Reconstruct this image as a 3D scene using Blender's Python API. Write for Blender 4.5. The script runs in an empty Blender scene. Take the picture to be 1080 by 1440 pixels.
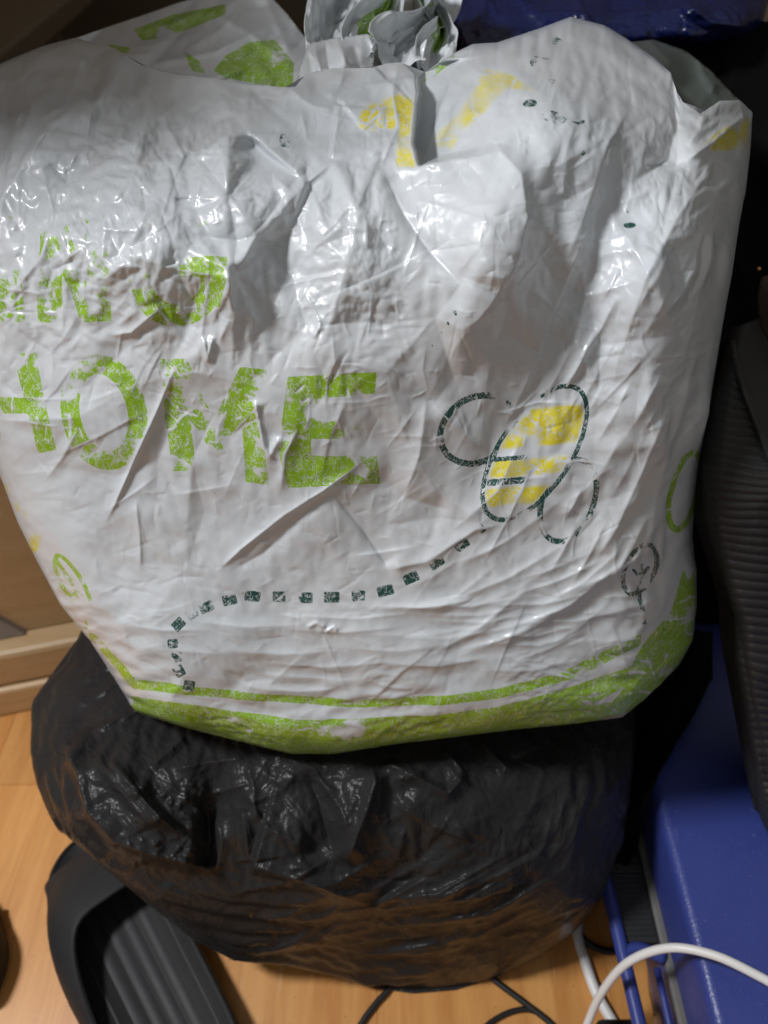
import bpy, bmesh, math, random
import numpy as np
from mathutils import Vector, geometry

# ------------------------------------------------------------------ camera, world, light
SC = bpy.context.scene
CAM_H = 0.76
FPX = 1088.0                      # focal length in pixels of a 1080 x 1440 frame
cam_d = bpy.data.cameras.new('camera')
cam = bpy.data.objects.new('camera', cam_d)
SC.collection.objects.link(cam)
cam.location = (0, 0, CAM_H)
cam.rotation_euler = (math.radians(45), 0, 0)
cam_d.sensor_fit = 'VERTICAL'
cam_d.sensor_height = 36.0
cam_d.lens = 36.0 * FPX / 1440.0
cam_d.clip_start = 0.02
cam_d.clip_end = 50
cam_d.dof.use_dof = True
cam_d.dof.focus_distance = 0.40
cam_d.dof.aperture_fstop = 8.0
SC.camera = cam

world = bpy.data.worlds.new('World')
SC.world = world
world.use_nodes = True
bg = world.node_tree.nodes['Background']
bg.inputs['Color'].default_value = (1.0, 0.965, 0.92, 1)
bg.inputs['Strength'].default_value = 0.22

LAMP = Vector((-0.84, 0.12, 1.50))
ld = bpy.data.lights.new('ceiling_lamp', 'AREA')
ld.shape = 'DISK'
ld.size = 0.22
ld.energy = 19.0
ld.color = (0.985, 0.985, 1.0)
lamp = bpy.data.objects.new('ceiling_lamp', ld)
SC.collection.objects.link(lamp)
lamp.location = LAMP
lamp.rotation_euler = (Vector((0.05, 0.35, 0.4)) - LAMP).to_track_quat('-Z', 'Y').to_euler()

SC.view_settings.view_transform = 'Standard'
SC.view_settings.look = 'None'
SC.view_settings.exposure = 0.0
SC.view_settings.gamma = 1.0
SC.view_settings.use_curve_mapping = False
SC.render.engine = 'CYCLES'
SC.cycles.use_denoising = True
SC.cycles.max_bounces = 6
SC.cycles.use_adaptive_sampling = True
SC.cycles.adaptive_threshold = 0.03

# ------------------------------------------------------------------ helpers: space
S2 = math.sqrt(0.5)

def wpt(u, v, d):
    """world point(s) at axial distance d along the sight line through photo pixel (u, v)"""
    u = np.asarray(u, float); v = np.asarray(v, float); d = np.asarray(d, float)
    a = (u - 540.0) / FPX
    b = -(v - 720.0) / FPX
    return np.stack([a * d, S2 * (1 + b) * d, CAM_H - S2 * (1 - b) * d], -1)

def on_z(u, v, z):
    b = -(v - 720.0) / FPX
    return wpt(u, v, (CAM_H - z) / (S2 * (1 - b)))

def on_y(u, v, y):
    b = -(v - 720.0) / FPX
    return wpt(u, v, y / (S2 * (1 + b)))

# ------------------------------------------------------------------ helpers: rasters
class Ras:
    """relief / print map over a patch of film, one cell per pixel"""
    def __init__(s, u0, v0, u1, v1):
        s.u0, s.v0 = u0, v0
        s.w, s.h = u1 - u0, v1 - v0
        s.U, s.V = np.meshgrid(np.arange(u0, u1, dtype=np.float32), np.arange(v0, v1, dtype=np.float32))
    def zeros(s):
        return np.zeros((s.h, s.w), np.float32)
    def sample(s, m, u, v):
        x = np.clip(u - s.u0, 0, s.w - 1.001); y = np.clip(v - s.v0, 0, s.h - 1.001)
        i = x.astype(int); j = y.astype(int); fx = x - i; fy = y - j
        return (m[j, i] * (1 - fx) * (1 - fy) + m[j, i + 1] * fx * (1 - fy) +
                m[j + 1, i] * (1 - fx) * fy + m[j + 1, i + 1] * fx * fy)
    def box(s, ua, va, ub, vb):
        return (slice(max(0, int(va - s.v0)), max(0, min(s.h, int(vb - s.v0) + 1))),
                slice(max(0, int(ua - s.u0)), max(0, min(s.w, int(ub - s.u0) + 1))))
    def ridge(s, m, pts, h, wn, wp, t0=0.2, t1=0.2, p=1.0):
        """crease along a polyline; wn = width above a rightward line / right of a downward one, wp = the other side"""
        pts = np.array(pts, float); r = 4.5 * max(wn, wp)
        sl = s.box(pts[:, 0].min() - r, pts[:, 1].min() - r, pts[:, 0].max() + r, pts[:, 1].max() + r)
        U = s.U[sl]; V = s.V[sl]
        if U.size == 0: return
        best = np.full(U.shape, 1e9, np.float32); sg = np.zeros(U.shape, np.float32); ss = np.zeros(U.shape, np.float32)
        seg = np.diff(pts, axis=0); ln = np.hypot(seg[:, 0], seg[:, 1]); cum = np.concatenate([[0], np.cumsum(ln)])
        for k in range(len(seg)):
            dx, dy = seg[k] / ln[k]
            px = U - pts[k, 0]; py = V - pts[k, 1]
            tt = np.clip(px * dx + py * dy, 0, ln[k])
            ex = px - tt * dx; ey = py - tt * dy
            d = np.hypot(ex, ey); c = dx * ey - dy * ex
            q = d < best
            best = np.where(q, d, best); sg = np.where(q, c, sg); ss = np.where(q, cum[k] + tt, ss)
        f = ss / cum[-1]
        tp = np.ones_like(f)
        if t0 > 0: tp *= np.clip(f / t0, 0, 1)
        if t1 > 0: tp *= np.clip((1 - f) / t1, 0, 1)
        tp = tp * tp * (3 - 2 * tp)
        w = np.where(sg < 0, wn, wp)
        m[sl] += h * tp * np.exp(-(best / w) ** p)
    def bump(s, m, u, v, ru, rv, h, ang=0.0, p=2.0):
        c, n = math.cos(math.radians(ang)), math.sin(math.radians(ang))
        x = ((s.U - u) * c + (s.V - v) * n) / ru; y = (-(s.U - u) * n + (s.V - v) * c) / rv
        m += h * np.exp(-(x * x + y * y) ** (p / 2))
    def soft(s, u, v, ru, rv, ang=0.0, p=4.0):
        m = s.zeros(); s.bump(m, u, v, ru, rv, 1.0, ang, p); return m
    def poly(s, pts):
        pts = np.array(pts, float); m = s.zeros()
        sl = s.box(pts[:, 0].min() - 2, pts[:, 1].min() - 2, pts[:, 0].max() + 2, pts[:, 1].max() + 2)
        U = s.U[sl]; V = s.V[sl]; ins = np.zeros(U.shape, bool)
        n = len(pts)
        for k in range(n):
            x0, y0 = pts[k]; x1, y1 = pts[(k + 1) % n]
            if y0 == y1: continue
            c = ((y0 > V) != (y1 > V)) & (U < (x1 - x0) * (V - y0) / (y1 - y0) + x0)
            ins ^= c
        m[sl] = ins
        return m
    def stroke(s, pts, w):
        m = s.zeros(); pts = np.array(pts, float)
        for k in range(len(pts) - 1):
            d = pts[k + 1] - pts[k]; L = math.hypot(*d) or 1e-6; d = d / L
            sl = s.box(min(pts[k, 0], pts[k+1, 0]) - w - 2, min(pts[k, 1], pts[k+1, 1]) - w - 2,
                       max(pts[k, 0], pts[k+1, 0]) + w + 2, max(pts[k, 1], pts[k+1, 1]) + w + 2)
            px = s.U[sl] - pts[k, 0]; py = s.V[sl] - pts[k, 1]
            t = np.clip(px * d[0] + py * d[1], 0, L)
            dd = np.hypot(px - t * d[0], py - t * d[1])
            m[sl] = np.maximum(m[sl], (dd < w / 2).astype(np.float32))
        return m
    def ring(s, u, v, rx, ry, ang, th):
        c, n = math.cos(math.radians(ang)), math.sin(math.radians(ang))
        x = (s.U - u) * c + (s.V - v) * n; y = -(s.U - u) * n + (s.V - v) * c
        return ((x / rx) ** 2 + (y / ry) ** 2 < 1) & ((x / (rx - th)) ** 2 + (y / (ry - th)) ** 2 > 1)

def blur(m, r):
    k = np.exp(-0.5 * (np.arange(-int(3 * r) - 1, int(3 * r) + 2) / r) ** 2); k /= k.sum(); n = len(k) // 2
    p = np.pad(m, ((n, n), (0, 0)), 'edge')
    o = sum(k[i] * p[i:i + m.shape[0]] for i in range(len(k)))
    p = np.pad(o, ((0, 0), (n, n)), 'edge')
    return sum(k[i] * p[:, i:i + m.shape[1]] for i in range(len(k))).astype(np.float32)

def noise(shape, sp, seed):
    rg = np.random.default_rng(seed); h, w = shape
    g = rg.standard_normal((int(h / sp) + 4, int(w / sp) + 4)).astype(np.float32)
    def up(a, n):
        x = np.arange(n) / sp; i = x.astype(int); f = x - i; f = f * f * (3 - 2 * f)
        return a[i] * (1 - f)[:, None] + a[i + 1] * f[:, None]
    return up(up(g, h).T, w).T

def crumple(shape, sp, seed, stretch=1.0, ang=0.0):
    """faceted relief: random heights joined by flat triangles, as in crushed film"""
    rg = np.random.default_rng(seed); h, w = shape
    R = math.hypot(w, h) / 2 + 2 * sp * stretch
    nx = int(2 * R / (sp * stretch)) + 1; ny = int(2 * R / sp) + 1
    c, n = math.cos(math.radians(ang)), math.sin(math.radians(ang))
    pts = []
    for j in range(ny):
        for i in range(nx):
            x = -R + (i + 0.5 * (j % 2) + rg.uniform(-.48, .48)) * sp * stretch; y = -R + (j + rg.uniform(-.48, .48)) * sp
            X = x * c - y * n + w / 2; Y = x * n + y * c + h / 2
            if -2.5 * sp * stretch < X < w + 2.5 * sp * stretch and -2.5 * sp * stretch < Y < h + 2.5 * sp * stretch:
                pts.append((X, Y))
    res = geometry.delaunay_2d_cdt([Vector(p) for p in pts], [], [], 0, 1e-6)
    P = np.array([tuple(p) for p in res[0]]); Z = rg.standard_normal(len(P))
    m = np.zeros(shape, np.float32)
    for t in res[2]:
        (x0, y0), (x1, y1), (x2, y2) = P[t[0]], P[t[1]], P[t[2]]
        den = (y1 - y2) * (x0 - x2) + (x2 - x1) * (y0 - y2)
        if abs(den) < 1e-9: continue
        ia = max(0, int(math.ceil(min(x0, x1, x2)))); ib = min(w - 1, int(max(x0, x1, x2)))
        ja = max(0, int(math.ceil(min(y0, y1, y2)))); jb = min(h - 1, int(max(y0, y1, y2)))
        if ib < ia or jb < ja: continue
        X = np.arange(ia, ib + 1)[None, :]; Y = np.arange(ja, jb + 1)[:, None]
        l0 = ((y1 - y2) * (X - x2) + (x2 - x1) * (Y - y2)) / den
        l1 = ((y2 - y0) * (X - x2) + (x0 - x2) * (Y - y2)) / den
        l2 = 1 - l0 - l1
        ins = (l0 >= -1e-6) & (l1 >= -1e-6) & (l2 >= -1e-6)
        z = l0 * Z[t[0]] + l1 * Z[t[1]] + l2 * Z[t[2]]
        sub = m[ja:jb + 1, ia:ib + 1]; sub[ins] = z[ins]
    return m

def net(shape, u0, v0, pts, edges=()):
    """large flat facets: heights given at fold points, joined by triangles"""
    h, w = shape
    res = geometry.delaunay_2d_cdt([Vector((p[0] - u0, p[1] - v0)) for p in pts], list(edges), [], 0, 1e-6)
    P = np.array([tuple(p) for p in res[0]]); Z = np.array([pts[o[0]][2] if o else 0 for o in res[3]], float)
    m = np.zeros(shape, np.float32)
    for t in res[2]:
        (x0, y0), (x1, y1), (x2, y2) = P[t[0]], P[t[1]], P[t[2]]
        den = (y1 - y2) * (x0 - x2) + (x2 - x1) * (y0 - y2)
        if abs(den) < 1e-9: continue
        ia = max(0, int(math.ceil(min(x0, x1, x2)))); ib = min(w - 1, int(max(x0, x1, x2))); ja = max(0, int(math.ceil(min(y0, y1, y2)))); jb = min(h - 1, int(max(y0, y1, y2)))
        if ib < ia or jb < ja: continue
        X = np.arange(ia, ib + 1)[None, :]; Y = np.arange(ja, jb + 1)[:, None]
        l0 = ((y1 - y2) * (X - x2) + (x2 - x1) * (Y - y2)) / den; l1 = ((y2 - y0) * (X - x2) + (x0 - x2) * (Y - y2)) / den; l2 = 1 - l0 - l1
        ins = (l0 >= -1e-6) & (l1 >= -1e-6) & (l2 >= -1e-6)
        z = l0 * Z[t[0]] + l1 * Z[t[1]] + l2 * Z[t[2]]
        sub = m[ja:jb + 1, ia:ib + 1]; sub[ins] = z[ins]
    return m

# ------------------------------------------------------------------ helpers: objects
COL = SC.collection

def tag(o, label=None, cat=None, group=None, kind=None):
    if label: o['label'] = label
    if cat: o['category'] = cat
    if group: o['group'] = group
    if kind: o['kind'] = kind
    return o

def empty(name, loc, label, cat, group=None):
    o = bpy.data.objects.new(name, None); COL.objects.link(o)
    o.location = loc; o.empty_display_size = 0.02
    return tag(o, label, cat, group)

def origin_of(p):
    v = Vector((0, 0, 0))
    while p is not None:
        v += p.location; p = p.parent
    return v

def mesh_obj(name, verts, faces, mat, parent=None, smooth=True, attrs=None):
    verts = np.asarray(verts, float).reshape(-1, 3)
    org = np.array(origin_of(parent)); verts = verts - org
    me = bpy.data.meshes.new(name)
    if isinstance(faces, np.ndarray):
        k = faces.shape[1]
        me.vertices.add(len(verts)); me.vertices.foreach_set('co', verts.astype(np.float32).ravel())
        me.loops.add(faces.size); me.loops.foreach_set('vertex_index', faces.astype(np.int32).ravel())
        me.polygons.add(len(faces)); me.polygons.foreach_set('loop_start', np.arange(0, faces.size, k, dtype=np.int32))
        me.update(calc_edges=True)
    else:
        me.from_pydata([tuple(v) for v in verts], [], faces)
    if smooth:
        me.polygons.foreach_set('use_smooth', np.ones(len(me.polygons), bool))
    for n, a in (attrs or {}).items():
        at = me.attributes.new(n, 'FLOAT', 'POINT'); at.data.foreach_set('value', np.asarray(a, np.float32).ravel())
    me.validate()
    me.materials.append(mat)
    o = bpy.data.objects.new(name, me); COL.objects.link(o)
    if parent is not None: o.parent = parent
    return o

def bm_obj(name, bm, mat, parent=None, smooth=False):
    me = bpy.data.meshes.new(name)
    bmesh.ops.translate(bm, verts=bm.verts, vec=-origin_of(parent))
    bm.to_mesh(me); bm.free()
    if smooth:
        me.polygons.foreach_set('use_smooth', np.ones(len(me.polygons), bool))
    me.materials.append(mat)
    o = bpy.data.objects.new(name, me); COL.objects.link(o)
    if parent is not None: o.parent = parent
    return o

def box_bm(x0, x1, y0, y1, z0, z1, bev=0.0, seg=2):
    bm = bmesh.new(); bmesh.ops.create_cube(bm, size=1)
    for v in bm.verts:
        v.co = Vector((x0 + (v.co.x + .5) * (x1 - x0), y0 + (v.co.y + .5) * (y1 - y0), z0 + (v.co.z + .5) * (z1 - z0)))
    if bev > 0:
        bmesh.ops.bevel(bm, geom=list(bm.edges), offset=bev, segments=seg, affect='EDGES', profile=.5)
    return bm

def catmull(pts, n):
    pts = [np.array(p, float) for p in pts]; pts = [2 * pts[0] - pts[1]] + pts + [2 * pts[-1] - pts[-2]]
    out = []
    for i in range(1, len(pts) - 2):
        p0, p1, p2, p3 = pts[i - 1:i + 3]
        for t in np.linspace(0, 1, n, endpoint=False):
            out.append(.5 * (2 * p1 + (p2 - p0) * t + (2 * p0 - 5 * p1 + 4 * p2 - p3) * t ** 2 + (3 * p1 - p0 - 3 * p2 + p3) * t ** 3))
    out.append(pts[-2]); return np.array(out)

def tube(name, pts, r, mat, parent=None, n=12, ns=14):
    c = catmull(pts, n); k = len(c); T = np.gradient(c, axis=0); T /= np.linalg.norm(T, axis=1)[:, None]
    N = np.array([0.0, 0, 1]); N = N - T[0] * N.dot(T[0])
    if np.linalg.norm(N) < .1: N = np.array([1.0, 0, 0])
    V = []
    for i in range(k):
        N = N - T[i] * N.dot(T[i]); N /= np.linalg.norm(N); B = np.cross(T[i], N)
        for j in range(ns):
            a = 2 * math.pi * j / ns; V.append(c[i] + r * (math.cos(a) * N + math.sin(a) * B))
    F = [(i * ns + j, i * ns + (j + 1) % ns, (i + 1) * ns + (j + 1) % ns, (i + 1) * ns + j) for i in range(k - 1) for j in range(ns)]
    F += [tuple(range(ns))[::-1], tuple((k - 1) * ns + j for j in range(ns))]
    return mesh_obj(name, V, F, mat, parent)

def coons(T, R, B, L, nx, nt):
    T, R, B, L = [np.array(c, float) for c in (T, R, B, L)]
    x = np.linspace(0, 1, nx); t = np.linspace(0, 1, nt)
    def by(c, ax, q):
        s = (c[:, ax] - c[0, ax]) / (c[-1, ax] - c[0, ax]); return np.stack([np.interp(q, s, c[:, 0]), np.interp(q, s, c[:, 1])], -1)
    Tx, Bx, Lt, Rt = by(T, 0, x), by(B, 0, x), by(L, 1, t), by(R, 1, t)
    X = x[None, :, None]; Y = t[:, None, None]
    P = ((1 - Y) * Tx[None] + Y * Bx[None] + (1 - X) * Lt[:, None] + X * Rt[:, None]
         - ((1 - X) * (1 - Y) * Tx[0] + X * (1 - Y) * Tx[-1] + (1 - X) * Y * Bx[0] + X * Y * Bx[-1]))
    return P[..., 0], P[..., 1], np.broadcast_to(x[None], (nt, nx)), np.broadcast_to(t[:, None], (nt, nx))

def grid_faces(nt, nx):
    i = np.arange(nt * nx).reshape(nt, nx)
    return np.stack([i[:-1, :-1], i[1:, :-1], i[1:, 1:], i[:-1, 1:]], -1).reshape(-1, 4)

def rnd(d, w):                      # rounding of a rim: 0 inside, 1 at the rim
    q = np.clip(1 - d / w, 0, 1); return 1 - np.sqrt(np.clip(1 - q * q, 0, 1))

def resample(a, nt, nx):
    h, w = a.shape[:2]
    y = np.linspace(0, h - 1.0001, nt); x = np.linspace(0, w - 1.0001, nx)
    j = y.astype(int); i = x.astype(int); fy = (y - j).reshape((-1, 1) + (1,) * (a.ndim - 2)); fx = (x - i).reshape((1, -1) + (1,) * (a.ndim - 2))
    r0 = a[j] * (1 - fy) + a[np.minimum(j + 1, h - 1)] * fy
    return r0[:, i] * (1 - fx) + r0[:, np.minimum(i + 1, w - 1)] * fx

def buckle(W, ex, ey, iters, seed, bend=.12, hold=.02, amp=.0003):
    """slack film relaxed over a form: edges keep a length a little longer than the form gives them, so the film wrinkles"""
    nt, nx, _ = W.shape
    du = np.gradient(W, axis=1); dv = np.gradient(W, axis=0)
    N = np.cross(du, dv); N /= np.linalg.norm(N, axis=2)[..., None] + 1e-12
    P = (W + N * (amp * (noise((nt, nx), 3.0, seed) + noise((nt, nx), 7.0, seed + 1)))[..., None]).astype(np.float32)
    W = W.astype(np.float32); N = N.astype(np.float32)
    cons = []
    for (dj, di, st) in ((0, 1, 1.0), (1, 0, 1.0), (1, 1, .5), (1, -1, .5), (0, 2, bend), (2, 0, bend)):
        n_ = 2 * max(dj, abs(di)) if max(dj, abs(di)) == 2 else 2
        for c in range(n_ if max(dj, abs(di)) == 2 else 2):
            if max(dj, abs(di)) == 2:
                js = np.arange(nt - dj) if dj == 0 else np.array([j for j in range(nt - dj) if (j % 4) in ((0, 1) if c % 2 == 0 else (2, 3))])
                is_ = np.arange(nx - di) if di == 0 else np.array([i for i in range(nx - di) if (i % 4) in ((0, 1) if c % 2 == 0 else (2, 3))])
                if c > 1: continue
            elif dj == 0:
                js = np.arange(nt); is_ = np.arange(c, nx - 1, 2)
            else:
                js = np.arange(c, nt - 1, 2); is_ = np.arange(nx - 1) if di == 1 else (np.arange(1, nx) if di == -1 else np.arange(nx))
            J, I = np.meshgrid(js, is_, indexing='ij')
            a = (J * nx + I).ravel(); b = ((J + dj) * nx + I + di).ravel()
            L = np.linalg.norm(W.reshape(-1, 3)[b] - W.reshape(-1, 3)[a], axis=1)
            e = ex.ravel()[a] * (abs(di) > 0) + ey.ravel()[a] * (dj > 0)
            if dj and di: e = e * .5
            cons.append((a, b, (L * (1 + e)).astype(np.float32), st))
    p = P.reshape(-1, 3); w0 = W.reshape(-1, 3); nn = N.reshape(-1, 3)
    rim = np.zeros((nt, nx), bool); rim[0] = rim[-1] = True; rim[:, 0] = rim[:, -1] = True; rim = rim.ravel()
    for it in range(iters):
        for a, b, L, st in cons:
            d = p[b] - p[a]; l = np.sqrt((d * d).sum(1)) + 1e-9
            c = d * (st * .5 * (l - L) / l)[:, None]
            p[a] += c; p[b] -= c
        d = p - w0; h = (d * nn).sum(1); tang = d - nn * h[:, None]
        p -= .25 * tang + nn * (hold * h)[:, None]
        p[rim] = w0[rim]
    h = ((p - w0) * nn).sum(1)
    return h.reshape(nt, nx)

def back_shell(name, W, mat, parent, bulge, n=36, attrs=None, down=-.25):
    """rear half of a stuffed body: spans the rim of the front grid W and swells away from it"""
    nt, nx, _ = W.shape
    xi = np.linspace(0, nx - 1, n).round().astype(int); ti = np.linspace(0, nt - 1, n).round().astype(int)
    T, B, L, R = W[0, xi], W[-1, xi], W[ti, 0], W[ti, -1]
    x = (xi / (nx - 1))[None, :, None]; t = (ti / (nt - 1))[:, None, None]
    P = ((1 - t) * T[None] + t * B[None] + (1 - x) * L[:, None] + x * R[:, None]
         - ((1 - x) * (1 - t) * W[0, 0] + x * (1 - t) * W[0, -1] + (1 - x) * t * W[-1, 0] + x * t * W[-1, -1]))
    prof = (np.clip(np.sin(np.pi * x), 0, 1) ** .5) * (np.clip(np.sin(np.pi * t), 0, 1) ** .5)
    P = P + prof * bulge * np.array([0, 1.0, down])
    f = grid_faces(n, n)[:, ::-1].copy()
    at = {k: np.full(n * n, v) for k, v in (attrs or {}).items()}
    return mesh_obj(name, P.reshape(-1, 3), f, mat, parent, attrs=at)

# ------------------------------------------------------------------ helpers: materials
class NT:
    def __init__(s, name):
        s.m = bpy.data.materials.new(name); s.m.use_nodes = True; s.t = s.m.node_tree; s.b = s.t.nodes['Principled BSDF']
    def n(s, typ, **kw):
        nd = s.t.nodes.new(typ)
        for k, v in kw.items():
            if k in ('operation', 'feature', 'data_type', 'blend_type', 'attribute_name', 'noise_dimensions', 'wave_type', 'bands_direction', 'interpolation_type', 'distance', 'clamp', 'attribute_type'):
                setattr(nd, k, v)
        return nd
    def link(s, a, b): s.t.links.new(a, b)
    def setin(s, nd, i, v):
        if hasattr(v, 'node'): s.link(v, nd.inputs[i])
        else: nd.inputs[i].default_value = v
    def math(s, op, a, b=None, c=None):
        nd = s.n('ShaderNodeMath', operation=op); s.setin(nd, 0, a)
        if b is not None: s.setin(nd, 1, b)
        if c is not None: s.setin(nd, 2, c)
        return nd.outputs[0]
    def obj(s, scale=(1, 1, 1), rot=(0, 0, 0)):
        tc = s.n('ShaderNodeTexCoord'); mp = s.n('ShaderNodeMapping')
        mp.inputs['Scale'].default_value = scale; mp.inputs['Rotation'].default_value = rot
        s.link(tc.outputs['Object'], mp.inputs['Vector']); return mp.outputs[0]
    def noise(s, vec, scale, detail=3, rough=.5, dist=0.0):
        nd = s.n('ShaderNodeTexNoise'); s.link(vec, nd.inputs['Vector'])
        nd.inputs['Scale'].default_value = scale; nd.inputs['Detail'].default_value = detail
        nd.inputs['Roughness'].default_value = rough; nd.inputs['Distortion'].default_value = dist
        return nd.outputs['Fac']
    def voro(s, vec, scale, feature='F1', out='Distance'):
        nd = s.n('ShaderNodeTexVoronoi', feature=feature); s.link(vec, nd.inputs['Vector'])
        nd.inputs['Scale'].default_value = scale; return nd.outputs[out]
    def step(s, x, a, b):
        nd = s.n('ShaderNodeMapRange', interpolation_type='SMOOTHSTEP'); s.link(x, nd.inputs['Value'])
        nd.inputs['From Min'].default_value = a; nd.inputs['From Max'].default_value = b; return nd.outputs[0]
    def lerp(s, x, a, b):
        nd = s.n('ShaderNodeMapRange'); s.link(x, nd.inputs['Value'])
        nd.inputs['To Min'].default_value = a; nd.inputs['To Max'].default_value = b; return nd.outputs[0]
    def mix(s, f, a, b):
        nd = s.n('ShaderNodeMix', data_type='RGBA'); s.setin(nd, 0, f)
        s.setin(nd, 6, a if hasattr(a, 'node') else (*a, 1)); s.setin(nd, 7, b if hasattr(b, 'node') else (*b, 1))
        return nd.outputs[2]
    def attr(s, name):
        nd = s.n('ShaderNodeAttribute', attribute_name=name); return nd.outputs['Fac']
    def bump(s, h, strength, dist, prev=None):
        nd = s.n('ShaderNodeBump'); nd.inputs['Strength'].default_value = strength; nd.inputs['Distance'].default_value = dist
        s.link(h, nd.inputs['Height'])
        if prev is not None: s.link(prev, nd.inputs['Normal'])
        return nd.outputs[0]
    def out(s, color=None, rough=None, normal=None, **kw):
        for k, v in (('Base Color', color), ('Roughness', rough), ('Normal', normal)):
            if v is None: continue
            if hasattr(v, 'node'): s.link(v, s.b.inputs[k])
            else: s.b.inputs[k].default_value = (*v, 1) if k == 'Base Color' else v
        for k, v in kw.items(): s.b.inputs[k.replace('_', ' ')].default_value = v
        return s.m

def film_white():
    n = NT('printed_white_film'); o = n.obj()
    n1 = n.noise(o, 190, 8, .72); n2 = n.noise(o, 70, 3, .5)
    ck = n.math('ABSOLUTE', n.math('SUBTRACT', n.noise(o, 150, 3, .6, 1.2), .5)); ck2 = n.math('ABSOLUTE', n.math('SUBTRACT', n.noise(n.obj((1, 1, .5), (0, .6, 0)), 210, 2, .5, .8), .5))
    crack = n.math('MULTIPLY', n.step(ck, .003, .018), n.step(ck2, .003, .016))
    keep = n.math('ADD', n.attr('keep'), n.math('MULTIPLY', n.math('SUBTRACT', n1, .5), 1.15))
    keep = n.math('ADD', keep, n.math('MULTIPLY', n.math('SUBTRACT', n2, .5), .8))
    wear = n.math('MULTIPLY', n.step(keep, .40, .58), n.math('ADD', n.math('MULTIPLY', crack, .85), .15))
    tint = n.noise(o, 9, 2, .5)
    white = n.mix(n.step(tint, .35, .7), (.715, .75, .78), (.65, .695, .735))
    g = n.math('MULTIPLY', n.step(n.attr('green'), .35, .65), wear)
    y = n.math('MULTIPLY', n.step(n.attr('yellow'), .15, .9), wear)
    t = n.math('MULTIPLY', n.step(n.attr('teal'), .35, .65), wear)
    c = n.mix(g, white, n.mix(n1, (.25, .48, .012), (.36, .60, .03)))
    c = n.mix(y, c, (.80, .70, .03)); c = n.mix(t, c, (.012, .075, .062))
    h2 = n.noise(o, 85, 1.5, .5, .3); h3 = n.noise(n.obj((1, 1, 1), (.4, .5, 0)), 170, 1.5, .5, .3)
    rid = n.math('ABSOLUTE', n.math('SUBTRACT', h2, .5)); rid3 = n.math('ABSOLUTE', n.math('SUBTRACT', h3, .5))
    cr = n.attr('crinkle')
    nm = n.bump(n.math('MULTIPLY', rid, cr), .3, .0010, n.bump(rid3, .2, .0005))
    n.link(nm, n.b.inputs['Coat Normal'])
    ro = n.lerp(n.noise(o, 40, 3), .30, .42)
    m = n.out(c, ro, nm, Specular_IOR_Level=.6, Coat_Weight=.6, Coat_Roughness=.11, Coat_IOR=1.5)
    tr = n.n('ShaderNodeBsdfTranslucent'); n.link(c, tr.inputs['Color']); n.link(nm, tr.inputs['Normal'])
    mx = n.n('ShaderNodeMixShader'); mx.inputs[0].default_value = .16
    n.link(n.b.outputs[0], mx.inputs[1]); n.link(tr.outputs[0], mx.inputs[2])
    n.link(mx.outputs[0], n.t.nodes['Material Output'].inputs['Surface'])
    return m

def film_black():
    n = NT('black_sack_film'); o = n.obj()
    h1 = n.noise(o, 140, 4, .6); h2 = n.noise(n.obj((1, 1, .5)), 60, 3, .6, .8)
    rid = n.math('ABSOLUTE', n.math('SUBTRACT', h2, .5))
    nm = n.bump(rid, .6, .004, n.bump(h1, .4, .0012))
    n.link(nm, n.b.inputs['Coat Normal'])
    return n.out(n.mix(n.noise(o, 12, 2), (.018, .018, .0188), (.030, .030, .031)), n.lerp(n.noise(o, 30, 3), .24, .38), nm, Specular_IOR_Level=.14)

def film_blue():
    n = NT('blue_bag_film'); o = n.obj()
    nm = n.bump(n.noise(o, 60, 4, .6, .6), .7, .005)
    return n.out((.005, .010, .062), .22, nm)

def plain(name, col, rough, bscale=0, bstr=.3, bdist=.001, var=.0, metal=0.0):
    n = NT(name); o = n.obj(); nm = None
    if bscale: nm = n.bump(n.noise(o, bscale, 4, .6), bstr, bdist)
    c = col
    if var: c = n.mix(n.noise(o, 25, 4, .6), tuple(x * (1 - var) for x in col), tuple(min(1, x * (1 + var)) for x in col))
    return n.out(c, n.lerp(n.noise(o, 50, 3), rough * .85, min(1, rough * 1.15)), nm, Metallic=metal)

def wood(name, a, b, rough, gscale=(14, 1.2, 14)):
    n = NT(name); oi = n.n('ShaderNodeObjectInfo'); tc = n.n('ShaderNodeTexCoord')
    ad = n.n('ShaderNodeVectorMath', operation='ADD'); n.link(tc.outputs['Object'], ad.inputs[0])
    sc = n.n('ShaderNodeVectorMath', operation='SCALE'); n.link(oi.outputs['Random'], sc.inputs['Scale']); sc.inputs[0].default_value = (7, 31, 3)
    n.link(sc.outputs[0], ad.inputs[1])
    mp = n.n('ShaderNodeMapping'); mp.inputs['Scale'].default_value = gscale; n.link(ad.outputs[0], mp.inputs['Vector'])
    g = n.noise(mp.outputs[0], 3.0, 6, .62, .8); f = n.noise(mp.outputs[0], 22, 4, .6)
    k = n.math('ADD', n.math('MULTIPLY', g, .75), n.math('MULTIPLY', f, .25))
    c = n.mix(n.step(k, .3, .7), a, b)
    oo = n.obj(); c = n.mix(n.math('MULTIPLY', n.step(n.noise(oo, 260, 2), .69, .74), .45), c, (.10, .06, .03)); c = n.mix(n.math('MULTIPLY', n.step(n.noise(n.obj((1, .05, 1), (0, 0, .35)), 130, 2), .70, .74), .3), c, (.85, .66, .45))
    vr = n.lerp(oi.outputs['Random'], .88, 1.08)
    hs = n.n('ShaderNodeHueSaturation'); n.link(vr, hs.inputs['Value']); n.link(c, hs.inputs['Color'])
    return n.out(hs.outputs[0], n.lerp(g, rough * .85, rough * 1.2), n.bump(f, .15, .0006))

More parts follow.
